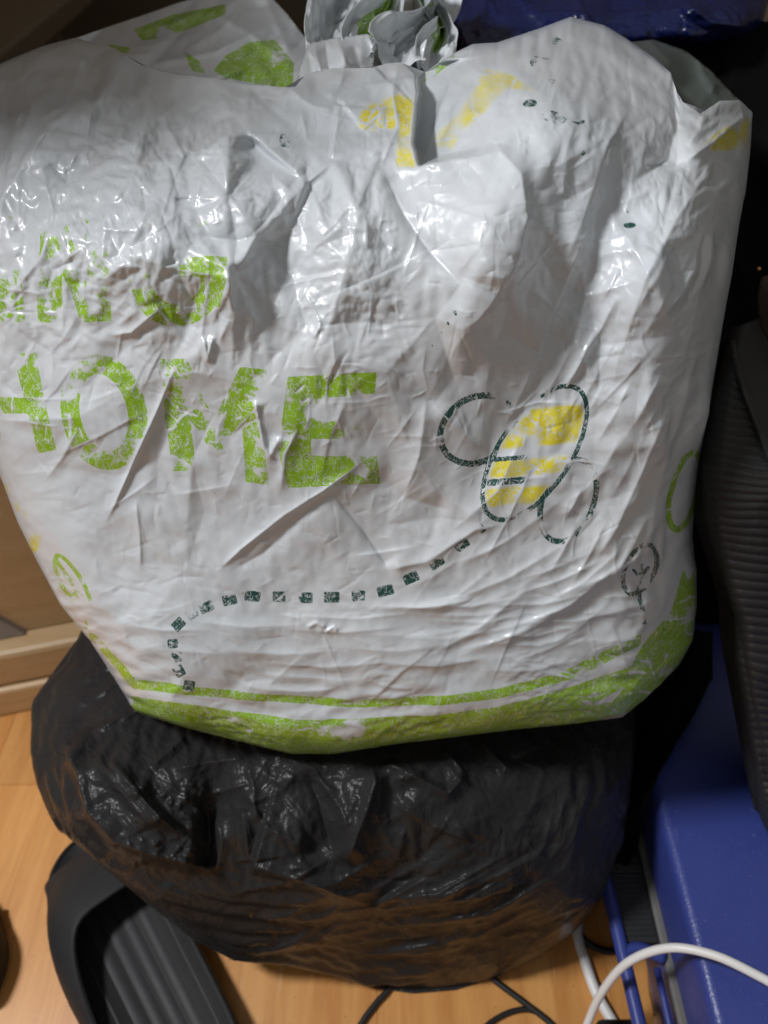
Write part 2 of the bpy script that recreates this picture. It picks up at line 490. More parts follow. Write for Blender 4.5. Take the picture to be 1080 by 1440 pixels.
M_WHITE = film_white()
M_BLACK = film_black()
M_BLUEF = film_blue()
M_FLOOR = wood('laminate_oak', (.57, .24, .060), (.75, .375, .115), .36)
M_UNDER = plain('floor_underlay', (.10, .06, .03), .8)
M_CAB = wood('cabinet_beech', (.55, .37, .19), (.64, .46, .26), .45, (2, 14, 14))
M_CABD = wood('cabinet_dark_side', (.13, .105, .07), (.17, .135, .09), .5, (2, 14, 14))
M_GREY = plain('grey_board', (.32, .29, .28), .6, 40)
M_WALL = plain('brown_wall_paint', (.13, .10, .07), .8, 60, .2)
def dull(m, s):
    m.node_tree.nodes['Principled BSDF'].inputs['Specular IOR Level'].default_value = s; return m
M_RUB = plain('black_rubber', (.030, .030, .031), .55, 260, .25, .0005, .2)
M_RUBR = plain('footbed_rubber', (.040, .040, .043), .5, 260, .25, .0005, .2)
dull(M_RUB, .12); dull(M_RUBR, .2)
M_CORDW = plain('white_cord_sheath', (.80, .79, .77), .38, 80, .1)
M_CORDB = plain('black_cord_sheath', (.014, .013, .013), .45)
M_FAB = plain('black_ribbed_fabric', (.021, .020, .020), .6, 420, .5, .0008, .35)
M_FABP = plain('charcoal_panel_fabric', (.030, .029, .029), .7, 500, .5, .0006, .25)
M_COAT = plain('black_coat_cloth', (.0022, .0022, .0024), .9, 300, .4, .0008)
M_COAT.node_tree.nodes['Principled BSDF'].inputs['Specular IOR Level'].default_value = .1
M_SHADEFILM = plain('shade_toned_white_film', (.075, .092, .086), .3, 60, .4, .002)  # bag film with its shade put into a dark base colour
M_ZIP = plain('zip_metal', (.10, .10, .10), .35, 0, metal=.8)
M_BROWN = plain('brown_leather', (.035, .014, .009), .6, 200, .3)
M_BRASS = plain('brass', (.7, .33, .12), .3, metal=1.0)
M_GRIP = plain('grip_black_plastic', (.022, .023, .024), .5, 200, .2, .0004)
M_SEAM = plain('dusty_grey_gasket', (.16, .155, .15), .7, 300, .4, .0008, .4)
M_RUST = plain('brown_cardboard', (.22, .11, .05), .8, 90, .5, .002, .4)

def blue_plastic(name, peb):
    n = NT(name); o = n.obj()
    nm = n.bump(n.noise(o, 300, 3), .1, .0004)
    if peb: nm = n.bump(n.step(n.voro(n.obj(), 620, 'SMOOTH_F1'), .5, .1), .35, .0003, nm)
    c = n.mix(n.noise(o, 14, 4, .6), (.030, .046, .22), (.046, .068, .29))
    sc = n.math('MULTIPLY', n.step(n.noise(n.obj((1, .12, 1), (0, 0, .5)), 160, 3, .6), .66, .74), n.step(n.noise(o, 20, 2), .5, .65))
    c = n.mix(n.math('MULTIPLY', sc, .35), c, (.22, .24, .34)); c = n.mix(n.math('MULTIPLY', n.step(n.noise(o, 420, 2), .68, .76), .25), c, (.3, .3, .33))
    return n.out(c, n.lerp(n.noise(o, 20, 3), .30, .42), nm)
M_CASE = blue_plastic('blue_pebbled_plastic', True)
M_CASE2 = blue_plastic('blue_smooth_plastic', False)

# ------------------------------------------------------------------ floor
floor = tag(mesh_obj('floor', [(-3, -2, -.014), (3, -2, -.014), (3, 3, -.014), (-3, 3, -.014)], [(0, 1, 2, 3)], M_UNDER, None, False), kind='structure')
rg = random.Random(4)
for k in range(-6, 5):
    x0 = .194 + k * .2
    ys = [-.75, .364 - (0 if k % 2 else .62), 1.35] if k % 2 else [-.75, -.35, .92, 1.35]
    for ya, yb in zip(ys[:-1], ys[1:]):
        bm_obj('plank', box_bm(x0 + .00012, x0 + .19988, ya + .00012, yb - .00012, -.012, 0, .0003, 1), M_FLOOR, floor)
# wall far behind, seen only as a dark strip
wall = tag(bm_obj('wall', box_bm(-2.2, 2.2, 1.36, 1.44, 0, 1.6, .002), M_WALL), kind='structure')

# ------------------------------------------------------------------ wooden cabinet on the left
cab = empty('wooden_cabinet', (-.62, .62, 0), 'pale wooden cabinet at the left edge behind the bags', 'cabinet')
def cab_box(name, x0, x1, y0, y1, z0, z1, mat, bev=.003, rz=0.0, at=None):
    bm = box_bm(x0, x1, y0, y1, z0, z1, bev)
    if rz:
        p = Vector(at or ((x0 + x1) / 2, (y0 + y1) / 2, 0))
        from mathutils import Matrix
        bmesh.ops.rotate(bm, verts=bm.verts, cent=p, matrix=Matrix.Rotation(rz, 3, 'Z'))
    return bm_obj(name, bm, mat, cab)
RZ = math.radians(14); PV = (-.40, .45, 0)
cab_box('plinth', -1.1, -.24, .447, .50, 0, .045, M_CAB, .004, RZ, PV)
cab_box('plinth_rail', -1.1, -.24, .452, .50, .046, .098, M_CAB, .006, RZ, PV)
cab_box('front_panel', -1.1, -.254, .478, .49, .099, .56, M_CAB, .002, RZ, PV)
pn = [on_y(u, v, .478) for u, v in ((-60, 828), (52, 926), (52, 950), (-60, 975))]
pn = [Vector((p[0], .4775 + (p[0] + .40) * math.tan(RZ), max(p[2], .10))) for p in pn]
mesh_obj('inset_panel', pn + [p + Vector((0, -.004, 0)) for p in pn], [(0, 1, 2, 3), (7, 6, 5, 4), (0, 4, 5, 1), (1, 5, 6, 2), (2, 6, 7, 3), (3, 7, 4, 0)], M_GREY, cab, False)
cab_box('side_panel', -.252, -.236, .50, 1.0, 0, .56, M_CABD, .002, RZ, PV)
cab_box('shading_board', -1.1, -.40, .258, 1.3, 1.0, 1.022, M_CAB, .003)  # added out of view to shade the bag's upper left and cabinet front
cab_box('shading_board_upright', -1.1, -1.08, .30, 1.3, .58, 1.0, M_CAB, .002)  # both uprights: added supports for the unseen shading board
cab_box('shading_board_upright', -1.08, -.40, 1.28, 1.3, .58, 1.0, M_CAB, .002)
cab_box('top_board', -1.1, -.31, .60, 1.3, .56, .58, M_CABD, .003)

# ------------------------------------------------------------------ white carrier bag
wb = Ras(-140, -20, 1120, 1090)
SH = (wb.h, wb.w)
prof_v = [-60, 30, 100, 170, 250, 330, 400, 500, 600, 720, 900, 1000, 1090]
prof_d = [.575, .497, .440, .397, .368, .359, .362, .378, .396, .420, .457, .478, .495]
D0 = blur(np.interp(wb.V, prof_v, prof_d).astype(np.float32), 26)
D0 += .030 * np.abs((wb.U - 520) / 560) ** 3
H = wb.zeros()                         # relief in millimetres towards the viewer
# large lumps of the contents
B = lambda *a, **k: wb.bump(H, *a, **k)
Rg = lambda *a, **k: wb.ridge(H, *a, **k)
B(770, 140, 130, 90, 44, ang=20)
B(690, 330, 62, 115, 15, ang=12)
B(180, 330, 130, 110, 8)
B(110, 600, 120, 120, 5)
B(430, 560, 110, 160, 6)
B(960, 470, 70, 220, 12, ang=10)
B(600, 930, 220, 70, 6)
B(250, 930, 130, 80, 6)
B(400, 350, 70, 70, -7)
# right-hand flap and the valley it shades
Rg([(540, 241), (600, 234), (660, 222), (705, 214), (733, 245), (742, 305), (728, 368), (688, 432), (642, 486), (604, 556), (575, 640)], 8, 30, 70, .12, .6)
Rg([(930, 150), (875, 270), (810, 400), (740, 560), (640, 720), (560, 800)], -15, 60, 60, .3, .5, p=1.6)
Rg([(838, 300), (805, 375), (768, 465), (738, 545), (700, 620)], 6, 14, 34, .15, .4)
Rg([(600, 560), (640, 600), (690, 640)], 3, 16, 16, .3, .3)
Rg([(541, 243), (566, 300), (606, 358), (662, 412)], -3.5, 30, 6, .1, .4)
Rg([(885, 135), (852, 210), (822, 300), (792, 380)], 5, 20, 40, .3, .3)
Rg([(946, 100), (952, 180), (938, 226), (880, 262)], -9, 22, 22, .15, .3)
Rg([(962, 228), (1000, 202), (1030, 176), (1056, 160)], 7, 16, 10, .2, .0)
Rg([(900, 228), (940, 234), (968, 226)], -6, 20, 6, .3, .3)
Rg([(965, 210), (985, 180), (990, 160)], 4, 12, 12, .3, .1)
Rg([(1000, 235), (950, 310), (905, 400), (868, 510), (850, 600)], 6, 45, 28, .2, .5)
Rg([(945, 560), (905, 660), (868, 740), (830, 800)], 4, 18, 14)
Rg([(985, 470), (960, 570), (925, 690), (905, 800)], 4, 20, 18)
Rg([(1010, 300), (985, 400), (960, 520)], 3, 14, 14)
# pocket between the two front lobes
Rg([(587, 90), (592, 130), (588, 170), (585, 200), (594, 234)], -42, 42, 3.0, .02, .05, p=2.0)
Rg([(640, 95), (622, 150), (604, 205), (590, 236)], 4, 22, 8, .2, .1)
Rg([(584, 104), (588, 130), (584, 170), (581, 200), (589, 234)], 6, 2.5, 34, .05, .25)
Rg([(560, 88), (552, 135), (560, 175), (535, 236)], 3.5, 8, 12, .1, .2)
Rg([(476, 146), (472, 180), (466, 226)], 5, 22, 3, .05, .15)
Rg([(530, 95), (505, 122), (476, 146)], 7, 26, 3, .05, .1)
Rg([(404, 122), (424, 140), (442, 150), (475, 158)], 3, 14, 7, .1, .2)
Rg([(484, 97), (478, 120), (460, 140)], 3, 8, 8)
Rg([(465, 205), (500, 190), (548, 150)], 2.2, 10, 7)
# folds gathered towards the mouth: shoulder, pinch and the facets below it
FOLD = [(-140, -20, 0), (-140, 300, -4), (-140, 620, 0), (1120, -20, 0), (1120, 620, 0), (640, -20, 0), (300, -20, 0),
        (172, 80, 12), (150, 116, 12), (118, 140, 14), (75, 176, 14), (40, 222, 11), (0, 285, 11), (-50, 370, 6),
        (60, 100, -9), (0, 130, -12), (5, 200, -5), (-60, 250, -10), (120, 92, -2), (35, 150, -6), (-90, 160, -14),
        (140, 190, 1), (205, 150, 9), (232, 205, 1), (165, 275, 8), (110, 245, 1), (85, 330, 8), (30, 380, 3), (196, 226, 10), (262, 228, 7), (250, 150, -2), (222, 110, 4), (40, 300, 3), (130, 330, 2),
        (297, 110, 14), (404, 123, 11), (350, 120, 8), (326, 162, 8), (372, 216, -5), (300, 172, -1), (395, 165, 4), (430, 190, -2),
        (345, 184, 12), (322, 190, 16), (318, 285, 13), (431, 256, 8), (322, 377, 10), (436, 265, 0), (332, 386, -2), (487, 368, 6), (470, 228, 9), (405, 330, -5), (400, 385, -4),
        (270, 290, 4), (240, 340, 8), (280, 400, 2), (180, 345, 3), (120, 400, 7), (205, 432, 8), (262, 470, 1), (296, 480, 7), (328, 440, 9), (326, 522, 6), (375, 450, -2), (455, 482, 6), (415, 520, 0), (470, 420, 4), (520, 440, 0), (505, 300, 5), (460, 300, -1), (520, 250, 1),
        (60, 470, 2), (10, 450, 5), (150, 472, 6), (0, 560, 2), (220, 540, 0), (100, 560, 3), (380, 580, 4), (300, 600, 0), (500, 540, 4), (450, 620, 0), (200, 640, 0), (600, 620, 0), (60, 640, 0), (700, 620, 0), (560, 380, 0), (600, 300, 0), (560, 180, 0), (700, 120, 0), (760, 300, 0), (880, 320, 0)]
FE = [(7, 8), (8, 9), (9, 10), (10, 11), (11, 12), (12, 13)]
FI = {p[:2]: i for i, p in enumerate(FOLD)}
for ch in ([(322, 190), (318, 285), (322, 377), (328, 440), (326, 522)], [(345, 184), (431, 256), (322, 377)], [(436, 265), (405, 330), (332, 386)], [(332, 386), (400, 385), (487, 368)], [(431, 256), (470, 228)], [(297, 110), (326, 162), (345, 184)], [(297, 110), (350, 120), (404, 123)],
           [(172, 80), (205, 150), (196, 226), (165, 275)], [(240, 340), (120, 400)], [(487, 368), (455, 482)]):
    FE += [(FI[x], FI[y]) for x, y in zip(ch[:-1], ch[1:])]
H += blur(net(SH, -140, -20, FOLD, FE), 2.2) * .68
Rg([(160, 112), (135, 150), (118, 178)], 3, 10, 14)
Rg([(230, 170), (250, 205), (262, 228)], 3, 5, 10)
Rg([(60, 240), (75, 300), (60, 360), (10, 420)], 2.5, 8, 14)
Rg([(0, 140), (20, 170), (18, 240)], 3, 10, 10)
Rg([(50, 100), (55, 120), (90, 110)], 2, 8, 8)
Rg([(120, 70), (100, 130), (85, 150)], 2.5, 8, 10)
Rg([(20, 100), (45, 150), (30, 200)], 3, 9, 9)
Rg([(-30, 130), (0, 175), (-20, 260)], 4, 10, 12)
Rg([(240, 232), (247, 262)], -1.2, 6, 3)
Rg([(200, 262), (205, 300)], -1, 6, 3)
B(352, 206, 16, 13, -6)
rg5 = np.random.default_rng(5)
for k in range(34):
    u0 = rg5.uniform(-40, 190); v0 = rg5.uniform(75, 230); L = rg5.uniform(25, 90); a = math.radians(115 + rg5.normal(0, 22))
    Rg([(u0, v0), (u0 + L * .5 * math.cos(a) + rg5.normal(0, 4), v0 + L * .5 * math.sin(a)), (u0 + L * math.cos(a), v0 + L * math.sin(a))], rg5.choice([-1, 1, 1]) * rg5.uniform(1.0, 3.5), rg5.uniform(2.5, 7), rg5.uniform(4, 14), .4, .4)
# long diagonal creases of the lower front
Rg([(296, 812), (340, 772), (400, 724), (455, 690), (520, 642)], 2.4, 10, 3.0, .25, .3)
Rg([(320, 806), (370, 778), (430, 720), (500, 672)], -1.8, 6, 10, .2, .3)
Rg([(142, 748), (165, 700), (190, 645), (222, 575), (252, 500)], 2.0, 7, 3, .25, .3)
Rg([(190, 700), (196, 750), (198, 805)], 1.6, 4, 5)
Rg([(60, 680), (90, 640), (110, 600)], 1.6, 6, 6)
Rg([(358, 560), (372, 630), (380, 640), (395, 612)], 3, 5, 9, .1, .1)
Rg([(285, 470), (292, 505), (300, 470)], 2.5, 5, 5)
Rg([(155, 472), (185, 468), (230, 430)], 2.5, 8, 4)
Rg([(395, 690), (400, 640), (420, 600)], 1.8, 6, 6)
Rg([(468, 694), (510, 745), (548, 800)], -2.5, 14, 5, .2, .1)
Rg([(545, 802), (600, 790), (670, 745), (720, 735)], 3.2, 22, 9, .1, .3)
Rg([(520, 660), (570, 700), (640, 720)], -4, 30, 30)
Rg([(640, 745), (700, 690), (740, 600)], 3, 18, 26, .2, .3)
Rg([(600, 560), (590, 640), (560, 720)], 3, 20, 18, .2, .3)
Rg([(300, 808), (345, 768), (400, 726), (455, 692), (516, 646)], 1.2, 2.2, 1.8, .2, .3)
Rg([(146, 742), (168, 696), (192, 642), (224, 572), (250, 506)], .9, 1.8, 2.2, .2, .3)
# sagging wrinkles of the lower front
rg2 = np.random.default_rng(21)
for k in range(26):
    u0 = rg2.uniform(140, 700); v0 = 850 + rg2.uniform(0, 130); L = rg2.uniform(80, 260); s = .10 * (u0 + L / 2 - 430) / 400
    Rg([(u0, v0), (u0 + L * .5, v0 + 8 - s * L * .5), (u0 + L, v0 - s * L * 1.5)], rg2.uniform(.5, 1.6), rg2.uniform(4, 10), rg2.uniform(4, 10), .4, .4)
for k in range(22):
    u0 = rg2.uniform(560, 760); v0 = rg2.uniform(790, 950); L = rg2.uniform(90, 230); sl = rg2.uniform(.25, .75)
    Rg([(u0, v0), (u0 + L * .5, v0 - L * .4 * sl), (u0 + L, v0 - L * sl)], rg2.uniform(.7, 2.2), rg2.uniform(5, 12), rg2.uniform(5, 14), .4, .4)
for k in range(30):
    u0 = rg2.uniform(800, 1000); v0 = rg2.uniform(300, 760); L = rg2.uniform(40, 130)
    Rg([(u0, v0), (u0 - L * .25, v0 + L * .5), (u0 - L * .55, v0 + L)], rg2.uniform(.8, 2.4), rg2.uniform(4, 9), rg2.uniform(4, 11), .3, .4)
for k in range(46):
    u0 = rg2.uniform(-20, 560); v0 = rg2.uniform(130, 470); L = rg2.uniform(20, 70); a = rg2.uniform(0, 3.14)
    Rg([(u0, v0), (u0 + L * math.cos(a), v0 + L * math.sin(a))], rg2.choice([-1, 1]) * rg2.uniform(.6, 1.8), rg2.uniform(3, 8), rg2.uniform(3, 8), .3, .3)
Rg([(430, 884), (445, 876), (460, 884)], 2.5, 5, 5, .2, .2)
Rg([(455, 890), (470, 882), (475, 890)], 2, 4, 4, .2, .2)
# crushed-film facets; livelier high up and on the right, calmer on the printed front
act = .22 + .9 * wb.soft(190, 290, 330, 190) + .5 * wb.soft(480, 400, 110, 170) + .7 * wb.soft(880, 400, 190, 300, 8) + .35 * wb.soft(650, 140, 260, 110) + .5 * wb.soft(650, 330, 90, 110) + .25 * wb.soft(600, 960, 400, 90)
act = np.clip(act, 0, 1.15) * (1 - .6 * wb.soft(800, 110, 150, 90))
glint = np.clip(wb.soft(150, 330, 230, 150) + .8 * wb.soft(490, 390, 75, 150) + .5 * wb.soft(880, 380, 70, 170, 15), 0, 1)
H += crumple(SH, 70, 11, 1.0) * 2.0 * (.35 + act)
H += crumple(SH, 34, 12, 1.3, 60) * .55 * (.10 + act)
H += crumple(SH, 16, 13, 1.2, 110) * .16 * (.10 + act)
H = blur(H, .8)
rg4 = np.random.default_rng(77)
for k in range(1500):
    u0 = rg4.uniform(-60, 1010); v0 = rg4.uniform(90, 1030); L = min(90, rg4.exponential(26) + 12)
    base = rg4.choice([95, 60, 0, -35, 120], p=[.3, .2, .22, .18, .1]) if v0 < 800 else rg4.choice([0, -20, 10, 80], p=[.4, .3, .2, .1])
    a = math.radians(base + rg4.normal(0, 14)); bend = rg4.normal(0, .08) * L
    du_, dv_ = math.cos(a) * L / 2, math.sin(a) * L / 2
    w1 = rg4.uniform(1.6, 3.0); w2 = rg4.uniform(1.6, 6.0)
    Rg([(u0 - du_, v0 - dv_), (u0 - dv_ / L * bend, v0 + du_ / L * bend), (u0 + du_, v0 + dv_)], rg4.choice([-1, 1]) * rg4.uniform(.16, .56) * (1.0 if v0 < 620 or u0 > 780 else .75), w1, w2, .35, .35)
for k in range(60):                      # a few longer, firmer ones
    u0 = rg4.uniform(0, 950); v0 = rg4.uniform(150, 960); L = rg4.uniform(70, 190); a = math.radians(rg4.choice([110, 70, 130, -30, 5]) + rg4.normal(0, 12)); du_, dv_ = math.cos(a) * L / 2, math.sin(a) * L / 2
    Rg([(u0 - du_, v0 - dv_), (u0 + rg4.normal(0, 4), v0 + rg4.normal(0, 4)), (u0 + du_, v0 + dv_)], rg4.uniform(.35, .9), rg4.uniform(1.8, 3), rg4.uniform(4, 14), .35, .35)

# --- print maps
green = wb.zeros(); teal = wb.zeros(); yellow = wb.zeros()
keep = wb.zeros() + .54 - .03 * wb.soft(150, 380, 260, 110) + .12 * wb.soft(330, 870, 200, 60) + .06 * wb.soft(900, 820, 60, 90) + .20 * wb.soft(805, 715, 55, 75) + .20 * wb.soft(660, 605, 70, 66) + .1 * wb.soft(935, 900, 60, 110) + .16 * wb.soft(640, 160, 150, 80) + .16 * wb.soft(1030, 185, 50, 50) + .16 * noise(SH, 40, 5) + .08 * noise(SH, 14, 6)
def put(m, q): np.maximum(m, q.astype(np.float32), out=m)
P = wb.poly
put(green, P([(20, 497), (52, 495), (62, 560), (80, 632), (54, 638), (40, 585)]))
put(green, P([(-60, 555), (45, 560), (50, 582), (-60, 580)]))
put(green, P([(-48, 495), (-18, 495), (12, 622), (-15, 630)]))
put(green, wb.ring(146, 580, 60, 82, -12, 27))
put(green, P([(225, 505), (263, 504), (301, 590), (338, 516), (375, 520), (370, 600), (378, 683), (345, 678), (340, 600), (312, 636), (298, 636), (268, 590), (276, 663), (243, 662), (232, 590)]))
put(green, P([(405, 530), (530, 523), (527, 553), (447, 561), (445, 590), (512, 598), (512, 618), (438, 618), (438, 642), (530, 640), (535, 680), (405, 686), (391, 630)]))
put(green, P([(-8, 305), (24, 305), (36, 452), (-2, 453)]))
put(green, P([(58, 305), (90, 302), (122, 398), (118, 302), (150, 302), (156, 452), (114, 453), (90, 385), (86, 452), (52, 455)]))
gr = wb.ring(250, 380, 70, 80, 8, 32) & ~((wb.U > 262) & (wb.V < 362) & (wb.V > 326))
put(green, gr); put(green, P([(252, 362), (320, 360), (312, 432), (282, 432), (281, 390), (252, 390)]))
lap = np.abs(4 * H - np.roll(H, 1, 0) - np.roll(H, -1, 0) - np.roll(H, 1, 1) - np.roll(H, -1, 1))
keep -= np.clip(blur(lap, .7) * 4.5, 0, .55) - .10
# wear of the lettering; highlight wash-out painted into the upper row's tops too
def wear_or_highlight_at(u, v, ru, rv, a): keep.__iadd__(a * wb.soft(u, v, ru, rv, 0, 2.5))
wear_or_highlight_at(70, 330, 150, 55, -.28); wear_or_highlight_at(240, 335, 80, 32, -.45); wear_or_highlight_at(220, 390, 40, 40, -.2); wear_or_highlight_at(290, 395, 40, 50, .2)
wear_or_highlight_at(105, 560, 34, 70, -.12); wear_or_highlight_at(330, 560, 40, 60, -.06); wear_or_highlight_at(250, 440, 80, 25, .12); wear_or_highlight_at(300, 590, 34, 36, -.10); wear_or_highlight_at(25, 420, 40, 40, -.05); wear_or_highlight_at(130, 420, 40, 40, -.05)
wear_or_highlight_at(460, 540, 60, 30, .08); wear_or_highlight_at(460, 665, 80, 26, .12); wear_or_highlight_at(195, 580, 20, 50, .1); wear_or_highlight_at(255, 600, 25, 60, .15); wear_or_highlight_at(25, 540, 40, 60, .05)
# bee
bx, by = 752, 637; ax, ay = .56, -.83
s_ = (wb.U - bx) * ax + (wb.V - by) * ay; p_ = (wb.U - bx) * .83 + (wb.V - by) * .56
inb = (s_ / 102) ** 2 + (p_ / 45) ** 2 < 1
q_ = s_ - .8 * p_
put(teal, ((s_ / 112) ** 2 + (p_ / 53) ** 2 < 1) & ((s_ / 105) ** 2 + (p_ / 46.5) ** 2 > 1))
put(yellow, inb & ((np.abs(q_ - 46) < 34) | (np.abs(q_ + 24) < 15) | (np.abs(q_ + 74) < 16)))
put(teal, inb & (np.abs(q_ + 47) < 6) & (p_ < 10)); put(teal, inb & (np.abs(q_ + 6) < 4) & (p_ < -5))
put(teal, wb.ring(672, 604, 60, 49, -32, 9) & ~inb); put(teal, wb.ring(799, 704, 40, 64, 20, 8) & ~inb)
wear_or_highlight_at(790, 592, 36, 36, .4); wear_or_highlight_at(745, 575, 22, 40, -.12); wear_or_highlight_at(700, 665, 34, 34, .12); wear_or_highlight_at(755, 655, 40, 20, -.05); wear_or_highlight_at(700, 705, 30, 22, .2)
# flight trail of dashes
for (u, v, a, k) in [(676, 743, -40, 10), (649, 766, -35, 21), (614, 791, -32, 21), (578, 813, -25, 22), (542, 831, -14, 23), (504, 838, -5, 19), (467, 840, 0, 22), (429, 841, 0, 21),
                     (393, 839, 0, 18), (355, 839, 2, 22), (323, 844, -12, 20), (290, 854, -25, 20), (270, 863, -38, 15), (251, 878, -45, 18), (243, 905, 85, 13), (249, 924, 80, 14), (252, 944, 60, 16), (266, 964, 10, 16)]:
    c, n = math.cos(math.radians(a)), math.sin(math.radians(a)); hx, hy = k / 2, 7.2
    put(teal, P([(u + x * c - y * n, v + x * n + y * c) for x, y in ((-hx, -hy), (hx, -hy), (hx, hy), (-hx, hy))]))
wear_or_highlight_at(400, 839, 22, 12, -.25); wear_or_highlight_at(248, 925, 16, 30, -.3); wear_or_highlight_at(540, 833, 30, 14, .25); wear_or_highlight_at(460, 840, 30, 12, .15); wear_or_highlight_at(270, 864, 12, 10, -.1)
# little trees and side motifs
put(teal, wb.ring(899, 800, 24, 40, 22, 7)); put(teal, wb.stroke([(902, 795), (898, 830), (905, 875)], 6)); put(teal, wb.stroke([(899, 815), (911, 798)], 5)); put(teal, wb.stroke([(899, 812), (889, 800)], 4))
put(green, wb.ring(962, 690, 22, 60, 14, 9))
put(green, wb.ring(103, 822, 17, 50, -30, 6)); put(green, wb.stroke([(78, 785), (108, 830), (121, 880), (128, 900)], 6)); put(green, wb.stroke([(92, 810), (104, 818)], 5)); put(green, wb.stroke([(100, 835), (116, 838)], 5))
put(yellow, wb.soft(30, 722, 8, 20, -25)); put(yellow, wb.soft(50, 755, 9, 12)); put(yellow, wb.soft(46, 770, 10, 8)); put(yellow, wb.soft(12, 690, 5, 14, -20))
# grass bands along the bottom
put(green, P([(118, 885), (135, 892), (192, 955), (270, 966), (380, 976), (500, 984), (620, 978), (700, 968), (790, 945), (850, 915), (902, 890), (900, 908), (850, 934), (800, 956), (700, 982), (600, 991), (500, 996), (380, 987), (270, 978), (188, 968)]))
put(green, P([(186, 976), (240, 985), (330, 1000), (420, 1012), (500, 1010), (600, 1004), (700, 993), (790, 970), (850, 950), (892, 935), (888, 960), (830, 990), (760, 1006), (650, 1012), (560, 1024), (500, 1035), (420, 1040), (330, 1024), (240, 1002), (190, 988)]))
put(green, P([(190, 990), (330, 1034), (420, 1050), (560, 1034), (700, 1018), (820, 1008), (860, 1000), (820, 1030), (700, 1040), (430, 1075), (180, 1010)]))
put(green, P([(190, 985), (330, 1020), (420, 1036), (500, 1030), (560, 1022), (650, 1012), (760, 1004), (860, 985), (884, 960), (884, 1000), (700, 1030), (430, 1070), (180, 1008)]))
put(green, P([(880, 962), (884, 1004), (905, 990), (958, 940), (978, 900), (982, 850), (972, 800), (955, 860), (905, 905), (890, 932)]))
put(green, P([(905, 905), (945, 860), (960, 800), (972, 830), (965, 900), (940, 940), (910, 950)]))
keep += .32 * wb.soft(540, 990, 500, 80); keep -= .2 * wb.soft(330, 1012, 60, 6, 12); wear_or_highlight_at(440, 1025, 60, 8, -.25)
# scuffed yellow and green on the folded top, tiny dark print
put(yellow, P([(515, 150), (558, 130), (582, 140), (578, 200), (585, 235), (555, 236), (560, 180), (512, 185), (500, 172)]) * .9)
put(yellow, P([(615, 215), (608, 190), (640, 165), (665, 130), (680, 95), (720, 105), (762, 132), (735, 128), (715, 125), (690, 150), (660, 180), (635, 212)]) * .62)
put(yellow, P([(990, 200), (1020, 178), (1054, 162), (1054, 210), (1000, 212)]) * .9)
put(green, P([(588, 108), (612, 96), (640, 76), (640, 84), (610, 108), (590, 118)]))
for (u, v, r, a) in [(785, 60, 14, 30), (775, 110, 10, 60), (780, 165, 20, 10), (812, 170, 12, 5), (800, 150, 12, 30), (745, 145, 12, 0), (640, 440, 5, 60), (630, 455, 4, 60), (620, 468, 3, 60), (608, 486, 3, 60),
                     (945, 262, 16, 40), (955, 272, 8, 0), (925, 237, 12, -20), (886, 315, 10, 0), (882, 295, 6, 60), (822, 215, 8, -20), (400, 200, 14, 80), (760, 85, 18, -20)]:
    w = .9 if r < 6 else .62
    q = wb.soft(u, v, r, r * .55, a, 4) * w
    put(teal, np.where(q > .3, .7, 0)); keep -= (.12 if r >= 6 else -.1) * wb.soft(u, v, r * 1.6, r * 1.1, a, 4)
keep -= .10 * blur(((((s_ / 117) ** 2 + (p_ / 58) ** 2 < 1) & ((s_ / 98) ** 2 + (p_ / 40) ** 2 > 1) & (s_ > -70))).astype(np.float32), 2)
green, teal, yellow = blur(green, 1.1), blur(teal, .9), blur(yellow * np.clip(.95 + .25 * noise(SH, 16, 91), .4, 1.2), 3.0)

bag = empty('white_carrier_bag', tuple(wpt(560, 1040, .55)), 'bulging white carrier bag with worn green lettering and a yellow bee, on a black sack', 'bag')
BT = [(-90, 150), (-40, 112), (0, 90), (60, 65), (105, 54), (160, 68), (200, 92), (245, 104), (297, 110), (345, 118), (404, 123), (416, 122), (430, 104), (455, 97), (525, 95), (545, 89), (565, 88), (583, 105), (590, 107), (620, 86), (640, 74), (665, 62), (700, 60), (760, 40), (803, 24), (850, 36), (880, 54), (920, 82), (943, 102), (955, 140), (985, 160), (1012, 142), (1040, 141), (1058, 158)]
BR = [(1058, 158), (1055, 210), (1048, 270), (1040, 310), (1028, 390), (1012, 480), (1000, 550), (986, 630), (975, 720), (973, 765), (979, 800), (980, 850), (974, 900), (955, 935)]
BB = [(190, 1000), (260, 1022), (340, 1043), (410, 1060), (465, 1060), (560, 1045), (700, 1028), (800, 1018), (875, 1008), (905, 985), (955, 935)]
BL = [(-90, 150), (-98, 300), (-78, 450), (-40, 570), (0, 668), (25, 735), (50, 785), (85, 850), (130, 905), (165, 960), (190, 1000)]
NX, NTT = 800, 700
bu, bv, bxp, btp = coons(BT, BR, BB, BL, NX, NTT)
bd = wb.sample(D0, bu, bv) - wb.sample(H, bu, bv) * .001
wrow = np.abs(bu[:, -1:] - bu[:, :1])
bd = bd + .045 * rnd(bxp * wrow, 85) + .085 * rnd((1 - bxp) * wrow, 125) + .035 * rnd((1 - btp) * 950, 42)
lobe = np.clip((bu - 600) / 60, 0, 1) * np.clip((950 - bu) / 40, 0, 1) + np.clip((150 - bu) / 60, 0, 1)
bd = bd + .03 * rnd(btp * 950, 40) * lobe
BW = wpt(bu, bv, bd)
actb = wb.sample(act, bu, bv); low = np.clip((bv - 780) / 160, 0, 1)
